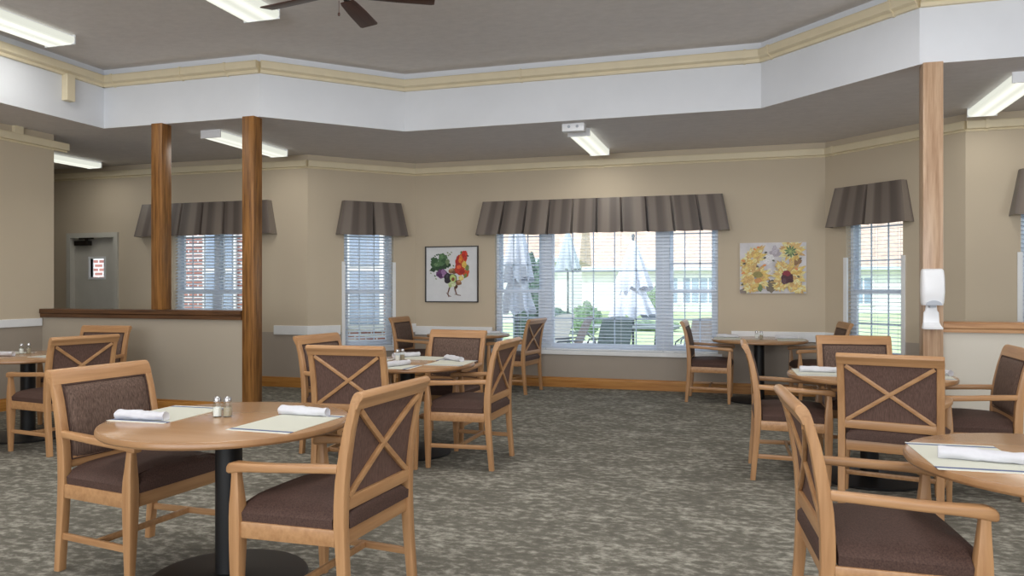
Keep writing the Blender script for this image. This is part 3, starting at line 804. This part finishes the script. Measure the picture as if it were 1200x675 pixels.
# ------------------------------------------------------------------ pictures
def picture_local(o): place(o, (UL, VB), 0)
class Print:
    def __init__(s, x0, x1, z0, z1, y): s.bm = bmn(); s.mats = []; s.idx = {}; s.b = (x0, x1, z0, z1); s.y = y; s.k = 0
    def mi(s, col):
        col = tuple(int(c) for c in col)
        if col not in s.idx: s.idx[col] = len(s.mats); s.mats.append(plain('print ink %d %d %d' % col, col, .6, .12, 90))
        return s.idx[col]
    def poly(s, pts, col):
        """points in 0..1 across and 0..1 downwards"""
        x0, x1, z0, z1 = s.b; s.k += 1
        f = s.bm.faces.new([s.bm.verts.new((x0+(x1-x0)*min(1, max(0, p)), s.y-.00008*s.k, z1-(z1-z0)*min(1, max(0, q)))) for p, q in pts]); f.material_index = s.mi(col)
    def blob(s, cx, cy, rx, ry, col, rot=0, rough=.12, n=18, R=rnd):
        pts = []
        for i in range(n):
            a = 2*PI*i/n; k = 1+R.uniform(-rough, rough); x, y = rx*k*math.cos(a), ry*k*math.sin(a)
            pts.append((cx+x*math.cos(rot)-y*math.sin(rot), cy+x*math.sin(rot)+y*math.cos(rot)))
        s.poly(pts, col)
x0, x1, z0, z1 = -4.226-UL, -3.445-UL, 1.109, 1.883
root = thing('rooster_picture', 'framed picture of a rooster made of vegetables on the back wall', 'picture', (UL, VB, 0))
bm = bmn(); w = .014
for q in ((x0, x1, z0, z0+w), (x0, x1, z1-w, z1), (x0, x0+w, z0+w, z1-w), (x1-w, x1, z0+w, z1-w)): box(bm, q[0], q[1], -.032, 0, q[2], q[3])
obj('frame', bm, M['picframe'], root)
bm = bmn(); box(bm, x0+w, x1-w, -.014, -.002, z0+w, z1-w)
bk = obj('backing_board', bm, plain('white print paper', (222, 224, 228), .6, .015, 8), root)
pr = Print(x0, x1, z0, z1, -.0145)
def rp(x, y): return ((x-152)/498, (y-62)/533)
def rb(x, y, rx, ry, col, rot=0, rough=.14, n=18): cx, cy = rp(x, y); pr.blob(cx, cy, rx/498, ry/533, col, rot, rough, n)
G1, G2, G3 = (58, 92, 58), (80, 116, 76), (42, 70, 46)
for q in ((262, 258, 62, 44, G1), (312, 178, 44, 50, G2), (238, 208, 38, 40, G1), (342, 240, 42, 36, G3), (222, 284, 26, 20, G3), (290, 225, 40, 30, G2), (330, 200, 24, 26, G1), (362, 215, 20, 26, (112, 134, 96)), (300, 270, 40, 22, G3), (252, 236, 18, 16, (108, 140, 100)), (310, 160, 14, 20, (104, 140, 98))): rb(*q, 0, .3, 22)
for x, y, c in ((262, 145, G1), (275, 140, G3), (245, 155, G1), (365, 125, (150, 160, 132)), (385, 140, (132, 148, 112)), (400, 120, (160, 168, 146)), (372, 150, (140, 156, 122)), (255, 372, (140, 160, 120)), (205, 318, (150, 168, 140)), (245, 345, G2), (420, 250, G2)): rb(x, y, 9, 7, c, .5, .3, 9)
rb(310, 325, 52, 46, (104, 64, 112)); rb(325, 310, 28, 24, (150, 112, 160), .6); rb(290, 340, 24, 18, (82, 46, 92)); rb(330, 345, 20, 12, (168, 136, 176), .3)
rb(412, 296, 44, 24, (150, 108, 72), -.2); rb(430, 310, 26, 16, (116, 78, 52)); rb(400, 285, 20, 9, (190, 156, 118))
rb(366, 366, 36, 50, (44, 38, 48), .2); rb(360, 345, 10, 18, (72, 66, 78), .3)
rb(480, 282, 52, 54, (188, 56, 36)); rb(462, 205, 24, 56, (178, 40, 34), .2); rb(508, 185, 42, 56, (206, 92, 40), .2); rb(536, 320, 26, 46, (204, 84, 42), .3); rb(520, 238, 22, 34, (222, 188, 92)); rb(486, 180, 14, 44, (226, 132, 52), .3)
rb(470, 260, 22, 20, (226, 100, 60)); rb(500, 305, 24, 20, (164, 36, 28)); rb(548, 270, 16, 30, (116, 132, 76), .2); rb(530, 345, 12, 26, (120, 140, 70), .4); rb(490, 366, 23, 26, (228, 204, 110)); rb(490, 366, 14, 16, (240, 224, 150))
rb(466, 410, 30, 24, (140, 96, 66)); rb(470, 400, 16, 10, (190, 146, 110)); rb(442, 446, 18, 20, (84, 52, 42))
rb(416, 368, 35, 44, (64, 86, 44), -.3, .04); rb(416, 368, 29, 38, (190, 206, 130), -.3, .04); rb(416, 376, 15, 18, (136, 78, 44), 0, .04)
rb(404, 424, 36, 26, (198, 212, 160), 0, .2); rb(420, 432, 16, 14, (222, 230, 196)); rb(388, 440, 14, 16, (176, 196, 132))
rb(522, 150, 28, 26, (190, 44, 34)); rb(512, 124, 30, 14, (206, 52, 38), -.2, .3); rb(492, 124, 8, 14, (90, 122, 70)); rb(540, 140, 12, 18, (214, 70, 44)); rb(530, 180, 14, 24, (196, 50, 40)); rb(553, 157, 10, 7, (50, 44, 44), .2, .05)
def stroke(a, b, w, col):
    (ax, ay), (bx, by) = rp(*a), rp(*b); dx, dy = bx-ax, by-ay; l = math.hypot(dx, dy); nx, ny = -dy/l*w/498, dx/l*w/533
    pr.poly([(ax+nx, ay+ny), (bx+nx*.7, by+ny*.7), (bx-nx*.7, by-ny*.7), (ax-nx, ay-ny)], col)
LG = (112, 78, 66)
for a, b, w in (((384, 455), (366, 512), 7), ((366, 512), (372, 532), 6), ((372, 532), (398, 540), 4), ((372, 532), (352, 502), 3), ((370, 530), (378, 546), 4), ((432, 460), (446, 512), 7), ((446, 512), (454, 524), 6), ((454, 524), (488, 530), 4), ((450, 520), (430, 520), 3)): stroke(a, b, w, LG)
obj('print', pr.bm, pr.mats, root)

x0, x1, z0, z1 = -.03-UL, .736-UL, 1.24, 1.858
root = thing('flower_painting', 'unframed canvas painting of yellow sunflowers on the back wall', 'painting', (UL, VB, 0))
bm = bmn(); box(bm, x0, x1, -.035, 0, z0, z1); obj('canvas', bm, plain('painted canvas ground', (214, 212, 216), .8, .06, 6), root)
pr = Print(x0, x1, z0, z1, -.0356); R2 = random.Random(11)
def fp(x, y): return ((x-103)/702, (y-80)/535)
Y = [(226, 200, 120), (232, 214, 150), (214, 178, 100), (236, 226, 178), (220, 188, 126), (206, 168, 112)]
def petal(cx, cy, a, r0, r1, w, col):
    ca, sa = math.cos(a), math.sin(a); k = 702/535
    pts = []
    for t, s in ((r0, .35), ((r0+r1)*.45, 1), ((r0+r1)*.6, .95), (r1, 0), ((r0+r1)*.6, -.95), ((r0+r1)*.45, -1), (r0, -.35)):
        pts.append(fp(cx+t*ca-w*s*sa, cy+t*sa+w*s*ca))
    pr.poly(pts, col)
def flower(cx, cy, r, squash, n, rot=0, r0=.15):
    for ringk in (1.0, .8, .58):
        for i in range(n):
            a = 2*PI*i/n+R2.uniform(-.15, .15)+ringk
            px, py = math.cos(a), math.sin(a)*squash; aa = math.atan2(py, px)+rot; rr = r*ringk*math.hypot(px, py)*R2.uniform(.85, 1.1)
            petal(cx, cy, aa, rr*r0, rr, max(10, r*.11), R2.choice(Y))
def fb(x, y, rx, ry, col, rot=0, rough=.2, n=16): cx, cy = fp(x, y); pr.blob(cx, cy, rx/702, ry/535, col, rot, rough, n, R2)
for q in ((480, 190, 60, 40, (176, 168, 178)), (470, 160, 30, 50, (190, 184, 194)), (410, 250, 60, 50, (232, 230, 234)), (420, 400, 30, 60, (226, 222, 220)), (440, 540, 60, 70, (128, 118, 104)), (700, 270, 50, 60, (150, 118, 86)), (150, 590, 50, 30, (140, 128, 122))): fb(*q)
flower(235, 245, 185, .6, 18, -.75); flower(650, 170, 150, .9, 18); flower(170, 300, 90, .8, 12)
fb(640, 170, 46, 40, (170, 182, 118)); 
for i in range(10): petal(640, 175, 2*PI*i/10+.2, 15, 70, 8, R2.choice([(112, 138, 92), (150, 164, 108), (86, 112, 84)]))
flower(270, 450, 190, .85, 20); flower(190, 400, 90, .8, 12); flower(220, 560, 100, .6, 12); fb(290, 415, 55, 32, (150, 140, 84)); fb(320, 560, 26, 40, (120, 138, 90)); fb(300, 480, 40, 26, (206, 150, 96))
flower(620, 430, 195, .95, 22); flower(540, 330, 80, .8, 12); flower(720, 560, 110, .7, 12); flower(520, 540, 90, .7, 12)
fb(605, 455, 62, 62, (84, 46, 56), .2, .15); fb(600, 405, 46, 26, (138, 48, 62), 0, .2); fb(570, 490, 26, 34, (98, 72, 78)); fb(640, 480, 30, 18, (74, 40, 48))
for x, y in ((380, 185), (370, 240), (620, 215), (700, 210), (740, 250), (290, 330), (720, 440), (150, 300), (460, 270), (130, 520), (450, 480)): fb(x, y, 16, 9, (98, 96, 82), R2.uniform(-1, 1))
for x, y in ((140, 270), (300, 130), (260, 150), (140, 400), (365, 320), (700, 360)): fb(x, y, 20, 10, (226, 150, 96), R2.uniform(-1, 1))
obj('print', pr.bm, pr.mats, root)

# ------------------------------------------------------------------ sanitizer dispenser on the pale post
t = thing('hand_dispenser', 'white wall dispenser with drip tray fixed to the pale post', 'dispenser', (1.390, 6.55, .012))
bm = bmn()
st = [((0, -.045, 1.162), (.070, 0, 0), (0, .044, 0), .02), ((0, -.050, 1.185), (.076, 0, 0), (0, .049, 0), .024), ((0, -.055, 1.26), (.080, 0, 0), (0, .054, 0), .026), ((0, -.054, 1.36), (.079, 0, 0), (0, .053, 0), .026), ((0, -.048, 1.425), (.075, 0, 0), (0, .047, 0), .024), ((0, -.040, 1.440), (.066, 0, 0), (0, .039, 0), .02)]
loft(bm, st, 4); obj('housing', bm, M['plastic'], t, 45)
bm = bmn(); n = 14; a = []; b = []
for k in range(n+1):
    x = -.056+.112*k/n; h = .036*math.sqrt(max(0, 1-(x/.056)**2)); a.append((x, 1.163+h)); 
f = [bm.verts.new((x, -.1115, z)) for x, z in a]; g = [bm.verts.new((x, -.085, z)) for x, z in a]
for k in range(n): bm.faces.new((f[k], f[k+1], g[k+1], g[k]))
bm.faces.new(f); bm.faces.new(g[::-1]); bm.faces.new((f[0], g[0], g[-1], f[-1])); obj('push_lever', bm, M['greyplastic'], t, 40)
bm = bmn(); box(bm, -.022, .022, -.075, -.02, 1.145, 1.165); obj('nozzle', bm, M['greyplastic'], t)
bm = bmn()
loft(bm, [((0, -.012, 1.165), (.036, 0, 0), (0, .010, 0), .005), ((0, -.012, 1.12), (.042, 0, 0), (0, .010, 0), .005), ((0, -.013, 1.105), (.052, 0, 0), (0, .011, 0), .005), ((0, -.016, 1.03), (.056, 0, 0), (0, .014, 0), .006), ((0, -.03, 1.006), (.062, 0, 0), (0, .028, 0), .01), ((0, -.055, .990), (.068, 0, 0), (0, .053, 0), .02), ((0, -.055, .980), (.066, 0, 0), (0, .051, 0), .02)], 3)
obj('drip_tray', bm, M['plastic'], t, 40)

# ------------------------------------------------------------------ ceiling lights
def fixture(u0, u1, v0, v1, zc, label, h=.085):
    t = thing('ceiling_light', label, 'ceiling light', ((u0+u1)/2, (v0+v1)/2, zc), 0, 'fluorescent ceiling lights'); w, l = (u1-u0)/2, (v1-v0)/2
    bm = bmn(); box(bm, -w*.82, w*.82, -l+.013, l-.013, -.03, 0); obj('housing', bm, M['white'], t)
    bm = bmn(); prof = [(-w, -.022), (-w, -h*.72), (-w*.93, -h*.9), (-w*.78, -h), (w*.78, -h), (w*.93, -h*.9), (w, -h*.72), (w, -.022)]
    a = [bm.verts.new((x, -l+.012, z)) for x, z in prof]; b = [bm.verts.new((x, l-.012, z)) for x, z in prof]
    for i in range(len(prof)): bm.faces.new((a[i], a[(i+1) % 8], b[(i+1) % 8], b[i]))
    bm.faces.new(a); bm.faces.new(b[::-1]); obj('diffuser', bm, M['tube'], t)
    for s in (-1, 1):
        bm = bmn(); y = s*(l-.006); box(bm, -w-.003, w+.003, y-.006, y+.006, -h-.003, 0); obj('end_cap', bm, M['plastic'], t)
    return t
fixture(-6.365, -6.01, 4.42, 5.66, ZC, 'long fluorescent ceiling light at the top left corner beside the white fascia')
fixture(-4.125, -3.775, 4.40, 5.63, ZC, 'long fluorescent ceiling light beside the fan blades')
fixture(-1.83, -1.59, 8.16, 9.43, ZS, 'small fluorescent ceiling light before the large window')
fixture(-5.74, -5.49, 7.06, 8.36, ZS, 'fluorescent ceiling light seen behind the oak posts of the half wall')
fixture(-8.72, -8.48, 7.10, 8.42, ZS, 'fluorescent ceiling light in the left passage above the door')
fixture(2.09, 2.34, 7.05, 8.35, ZS, 'fluorescent ceiling light right of the pale post')
# emergency light box
t = thing('emergency_light', 'small white box on the low ceiling at the near end of the middle light', 'emergency light', (-1.715, 7.93, ZS))
bm = bmn(); box(bm, -.12, .12, -.05, .05, -.085, 0); bevel(bm, .006); obj('housing', bm, M['plastic'], t, 40)
for s in (-.045, .045):
    bm = bmn(); lathe(bm, [(0, .006), (.014, .006), (.016, 0), (0, 0)], n=18); o = obj('lamp', bm, M['greyplastic'], t, 40); o.location = (s, -.05, -.035); o.rotation_euler = (PI/2, 0, 0)
# ceiling fan
FX, FY = -2.68, 4.70
t = thing('ceiling_fan', 'dark ceiling fan with walnut blades and a pull chain', 'fan', (FX, FY, ZC))
bm = bmn(); lathe(bm, [(0, 0), (.07, 0), (.075, -.02), (.05, -.06), (.02, -.075), (.014, -.08), (.014, -.22), (0, -.22)], n=28); obj('downrod', bm, M['darkmetal'], t, 40)
bm = bmn(); lathe(bm, [(0, -.20), (.05, -.205), (.10, -.225), (.115, -.25), (.115, -.30), (.10, -.325), (.07, -.345), (.045, -.352), (0, -.354)], n=36); obj('motor_housing', bm, M['darkmetal'], t, 40)
for k in range(5):
    a = math.radians(99+72*k)
    bm = bmn()
    st = [((x, 0, -.335), (0, hw, -hw*.20), (0, .0008, .004), .003) for x, hw in ((.16, .048), (.20, .056), (.40, .066), (.645, .070), (.665, .062))]
    loft(bm, st); bl = obj('blade', bm, M['fanwood'], t, 40); bl.rotation_euler = (0, 0, a)
    bm = bmn(); loft(bm, [((.09, 0, -.322), (0, .012, 0), (0, 0, .004), .002), ((.15, 0, -.330), (0, .02, 0), (0, 0, .004), .002), ((.23, 0, -.329), (0, .034, -.006), (0, 0, .003), .002)]); obj('blade_bracket', bm, M['darkmetal'], bl, 40)
bm = bmn(); tube(bm, [(-.05, .09, -.35), (-.05, .09, -.435)], .0022, 6); ball = lathe(bm, [(0, -.46), (.008, -.455), (.010, -.445), (.006, -.435), (0, -.432)], (-.05, .09, 0), 12); obj('pull_chain', bm, M['fanwood'], t, 40)

# ------------------------------------------------------------------ outside
GZ = -.15
bm = bmn(); box(bm, -90, 60, 10.4, 110, GZ-.3, GZ); struct('lawn', bm, M['lawn'])
bm = bmn(); box(bm, -5.6, 4.0, 10.2, 14.6, GZ-.2, GZ+.012); struct('patio_paving', bm, M['patio'])
def building(name, label, loc, rz, L, D, eave, ridge, wins, gable=False):
    t = thing(name, label, 'building', loc, rz)
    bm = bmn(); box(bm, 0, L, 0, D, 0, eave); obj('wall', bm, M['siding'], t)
    bm = bmn(); o = .5
    v = [bm.verts.new(p) for p in ((-o, -o, eave-.12), (L+o, -o, eave-.12), (L+o, D/2, ridge), (-o, D/2, ridge), (-o, D+o, eave-.12), (L+o, D+o, eave-.12))]
    for q in ((0, 1, 2, 3), (3, 2, 5, 4), (0, 3, 4), (1, 5, 2), (0, 4, 5, 1)): bm.faces.new([v[i] for i in q])
    obj('roof', bm, M['shingle'], t)
    bm = bmn(); box(bm, -o, L+o, -o-.12, -o, eave-.22, eave-.04); obj('gutter', bm, M['muntin'], t)
    for x0, x1, z0, z1 in wins:
        bm = bmn(); 
        box(bm, x0-.12, x1+.12, -.06, .02, z0-.12, z1+.12); w = obj('window', bm, M['white'], t)
        bm = bmn(); n = max(1, round((x1-x0)/.55)); 
        for i in range(n):
            for j in range(2):
                xa = x0+(x1-x0)*i/n+.05; xb = x0+(x1-x0)*(i+1)/n-.05; za = z0+(z1-z0)*j/2+.05; zb = z0+(z1-z0)*(j+1)/2-.05
                box(bm, xa, xb, -.075, -.055, za, zb)
        obj('pane', bm, M['bluepane'], w)
    return t
# long white building across the lawn, parallel to the picture of the window
building('lawn_building', 'long white sided building with tan roof across the lawn', (-11.0, 46.5, GZ), math.radians(8), 30, 12, 2.75, 7.6,
         [(4.2, 5.6, .5, 2.1), (6.6, 7.3, .5, 2.1), (7.55, 9.6, .5, 2.1), (10.6, 12.6, .3, 2.1), (13.2, 14.2, .3, 2.1), (16.5, 18.5, .5, 2.1), (22, 24, .5, 2.1)])
building('garden_wing', 'pale wing with a pitched tan roof behind the shrubs at the left', (-15.5, 30.0, GZ), math.radians(8), 8.6, 9, 2.75, 6.2, [(6.0, 6.8, .5, 2.0), (1.5, 2.6, .5, 2.0)])
# brick wing close behind the left windows
bm = bmn(); box(bm, 0, 10.4, 0, .3, 0, 4.2); t = thing('brick_wing', 'red brick wall with white windows close outside the left windows', 'building', (-16.2, 12.4, GZ), 0)
obj('wall', bm, M['brick'], t)
for x in (1.2, 6.2, 7.6, 9.3):
    bm = bmn(); box(bm, x, x+.75, -.05, .02, .7, 2.9); w = obj('window', bm, M['white'], t)
    bm = bmn(); box(bm, x+.08, x+.67, -.06, -.045, .8, 1.75); box(bm, x+.08, x+.67, -.06, -.045, 1.85, 2.8); obj('pane', bm, M['bluepane'], w)
def shrub(loc, rx, ry, rz, mat, label, seed, cat='shrub'):
    R = random.Random(seed); bm = bmn()
    bmesh.ops.create_icosphere(bm, subdivisions=4, radius=1)
    for v in bm.verts:
        k = 1+R.uniform(-.10, .10)+.06*math.sin(7*v.co.x+seed)+.06*math.sin(8*v.co.y+2*v.co.z)
        v.co = Vector((v.co.x*rx*k, v.co.y*ry*k, max(0, (v.co.z*.9+.75)/1.65)*rz*(1+(k-1)*.7)))
    o = obj('garden_shrub', bm, mat); o.location = loc; return tag(o, label, cat, 'shrubs outside the large window')
shrub((-4.70, 23.6, GZ), .42, .42, .95, M['shrub'], 'rounded green shrub beyond the patio chairs', 1)
shrub((-5.75, 24.0, GZ), .5, .45, .75, M['hedge'], 'low dark shrub at the left of the rounded shrub', 2)
shrub((-4.35, 15.9, GZ), .42, .5, 2.05, M['hedge'], 'tall dark shrub behind the leftmost folded umbrella', 3)
shrub((-2.9, 26.0, GZ), .9, .4, .35, M['shrub'], 'low clipped green hedge along the white building', 4)
shrub((-5.0, 45.2, GZ), .5, .5, 1.5, M['shrub'], 'small pale bush by the far building windows', 5)
def umbrella(loc, top, low, tiers, mat, label, pole=True, r=.34, lean=(0, 0)):
    t = thing('patio_umbrella', label, 'umbrella', loc, 0, 'folded patio umbrellas'); t.rotation_euler = (lean[0], lean[1], 0)
    bm = bmn(); tube(bm, [(0, 0, 0), (0, 0, top+.05)], .022, 10); obj('pole', bm, M['iron'], t, 40)
    def skirt(z1, z0, r1, r0, n=48, ph=0):
        bm = bmn(); rows = []
        for j in range(9):
            f = j/8; z = z1+(z0-z1)*f; rr = r1+(r0-r1)*f**.8; row = []
            for k in range(n):
                a = 2*PI*k/n; q = rr*(1+.28*f*math.sin(8*a+ph)); zz = z+.05*f*math.sin(8*a+ph+1.2)
                row.append(bm.verts.new((q*math.cos(a), q*math.sin(a), zz)))
            rows.append(row)
        for a, b in zip(rows, rows[1:]):
            for k in range(n): bm.faces.new((a[k], a[(k+1) % n], b[(k+1) % n], b[k]))
        bm.faces.new(rows[0]); return bm
    z1 = top-.02
    for i, (z0, r0) in enumerate(tiers):
        obj('canopy' if i == 0 else 'canopy_skirt', skirt(z1 if i == 0 else tiers[i-1][0]+.08, z0, .03 if i == 0 else tiers[i-1][1]*.5, r0, ph=i*2), mat, t, 60)
    bm = bmn(); lathe(bm, [(0, top+.10), (.02, top+.09), (.03, top+.06), (.03, top+.04), (0, top+.03)], n=12); obj('finial', bm, M['iron'], t, 40)
    bm = bmn(); lathe(bm, [(0, 0), (.26, 0), (.26, .05), (.05, .09), (.04, .16), (0, .16)], n=28); obj('base', bm, M['iron'], t, 40)
    return t
umbrella((-1.76, 12.84, GZ), 2.27, 0, [(1.44, .27), (.98, .34)], M['canvas'], 'folded pale umbrella at the patio table in the middle of the window')
umbrella((-3.43, 11.6, GZ), 2.75, 0, [(1.58, .22), (1.08, .26)], M['canvas'], 'folded pale umbrella in the left pane, nearest of the umbrellas')
umbrella((-3.75, 16.7, GZ), 2.75, 0, [(1.85, .24)], M['canvas_grey'], 'distant grey blue umbrella half furled beyond the left pane mullion')
# patio table and chairs
t = thing('patio_table', 'dark metal patio table around the middle umbrella', 'table', (-1.72, 12.84, GZ))
bm = bmn(); lathe(bm, [(.05, .80), (.72, .80), (.73, .81), (.73, .83), (.05, .83)], n=48); obj('tabletop', bm, M['slingmesh'], t, 30)
for k in range(4):
    a = PI/4+PI/2*k; bm = bmn(); tube(bm, [(.6*math.cos(a), .6*math.sin(a), 0), (.5*math.cos(a), .5*math.sin(a), .4), (.55*math.cos(a), .55*math.sin(a), .80)], .018); obj('leg', bm, M['iron'], t, 60)
def patio_chair(label, backmat, cushion):
    t = thing('patio_chair', label, 'patio chair', group='metal chairs on the patio')
    bm = bmn(); n = 8; rows = []
    for j in range(n+1):
        f = j/n; z = .44+.58*f; y = -.02-.20*f-.05*f*f; w = .25-.02*f+.02*math.sin(PI*f)
        rows.append([bm.verts.new((x*w, y-.03*(1-x*x), z-(.02*x*x if j == n else 0))) for x in (-1, -.5, 0, .5, 1)])
    for a, b in zip(rows, rows[1:]):
        for k in range(4): bm.faces.new((a[k], a[k+1], b[k+1], b[k]))
    bmesh.ops.solidify(bm, geom=bm.faces[:], thickness=.012); obj('backrest', bm, backmat, t, 50)
    bm = bmn(); box(bm, -.25, .25, -.02, .48, .40, .425); bevel(bm, .01); obj('seat', bm, backmat, t, 40)
    if cushion: bm = bmn(); box(bm, -.24, .24, .0, .48, .425, .50); bevel(bm, .03, 3); obj('cushion', bm, M['cushion'], t, 50)
    for s in (-1, 1):
        bm = bmn(); tube(bm, [(s*.27, .46, 0), (s*.27, .44, .30), (s*.28, .40, .56), (s*.28, .28, .65), (s*.28, .05, .66), (s*.26, -.12, .68)], .013); obj('arm', bm, M['iron'], t, 60)
        for y0, y1 in ((-.20, .0), (.46, .44)): 
            bm = bmn(); tube(bm, [(s*.26, y0, 0), (s*.255, y1, .41)], .013); obj('leg', bm, M['iron'], t, 60)
    return t
pc = [(-2.46, 11.3, 115, 0, 'taupe sling chair with its back to the window, left of the middle umbrella'),
      (-1.90, 11.55, 28, 1, 'woven metal chair with white cushion, back to the window at the patio table'),
      (-2.85, 13.0, -80, 1, 'metal chair with white cushion at the left side of the patio table'),
      (-.62, 12.9, 85, 1, 'metal chair with white cushion at the right side of the patio table'),
      (-3.0, 12.3, 60, 2, 'pale lounge chair beside the left mullion of the large window'),
      (-.50, 11.5, 10, 0, 'taupe sling chair behind the right narrow pane')]
kinds = {}
for u, v, a, k, lab in pc:
    if k not in kinds:
        kinds[k] = patio_chair(lab, (M['sling'], M['slingmesh'], M['cushion'])[k], k > 0); kinds[k].location = (u, v, GZ+.012); kinds[k].rotation_euler = (0, 0, math.radians(a))
    else: dup(kinds[k], (u, v, GZ+.012), math.radians(a), lab)

# ------------------------------------------------------------------ light
w = bpy.data.worlds.new('sky'); bpy.context.scene.world = w; w.use_nodes = True
bg = w.node_tree.nodes['Background']; bg.inputs['Color'].default_value = (.86, .93, 1, 1); bg.inputs['Strength'].default_value = 1.9
def lamp(kind, name, loc, rot, energy, col=(1, 1, 1), size=1, size_y=None):
    l = bpy.data.lights.new(name, kind); l.energy = energy; l.color = col
    if kind == 'AREA':
        l.size = size
        if size_y: l.shape = 'RECTANGLE'; l.size_y = size_y
    o = bpy.data.objects.new(name, l); C.objects.link(o); o.location = loc; o.rotation_euler = rot; return o
s = lamp('SUN', 'sun', (0, 0, 20), (math.radians(48), 0, math.radians(-35)), 3.6, (1, .97, .9)); s.data.angle = math.radians(2)
# area fill added behind the camera and at the right, and the unseen rest of the ceiling lights
lamp('AREA', 'rear_fill_light', (-1.0, -3.3, 1.9), (math.radians(98), 0, 0), 400, (.90, .95, 1), 9, 2.4)  # added for daylight from behind, tilted up to brighten the ceiling
lamp('AREA', 'right_fill_light', (5.3, 2.6, 1.9), (math.radians(90), 0, math.radians(90)), 110, (.92, .96, 1), 5, 2.0)  # added side fill, this wall has no window
for u, v in ((-1.7, 5.0), (.6, 5.0), (-6.2, 2.0), (-3.95, 2.0), (-1.7, 2.0), (.6, 2.0)):
    lamp('AREA', 'ceiling_tube_light', (u, v, ZC-.1), (0, 0, 0), 22, (1, .98, .95), .35, 1.2)
for u, v, e in ((-6.18, 5.04, 9), (-3.95, 5.0, 16), (-1.71, 8.8, 8), (-5.61, 7.7, 6), (-8.6, 7.7, 7), (2.21, 7.7, 5)):
    lamp('AREA', 'fixture_light', (u, v, (ZC if v < 6 else ZS)-.10), (0, 0, 0), e, (1, .97, .90), .3, 1.2)

# ------------------------------------------------------------------ camera
cam = bpy.data.cameras.new('camera'); co = bpy.data.objects.new('camera', cam); C.objects.link(co)
cam.sensor_width = 36; cam.lens = 890.98/1200*36; cam.clip_end = 300
co.location = (0, 0, 1.3059); co.rotation_euler = (PI/2, 0, .29425)
bpy.context.scene.camera = co
sc = bpy.context.scene
sc.view_settings.view_transform = 'Standard'; sc.view_settings.look = 'None'; sc.view_settings.exposure = 0
sc.cycles.use_denoising = True; sc.cycles.max_bounces = 8; sc.cycles.transparent_max_bounces = 24; sc.cycles.caustics_reflective = False; sc.cycles.caustics_refractive = False
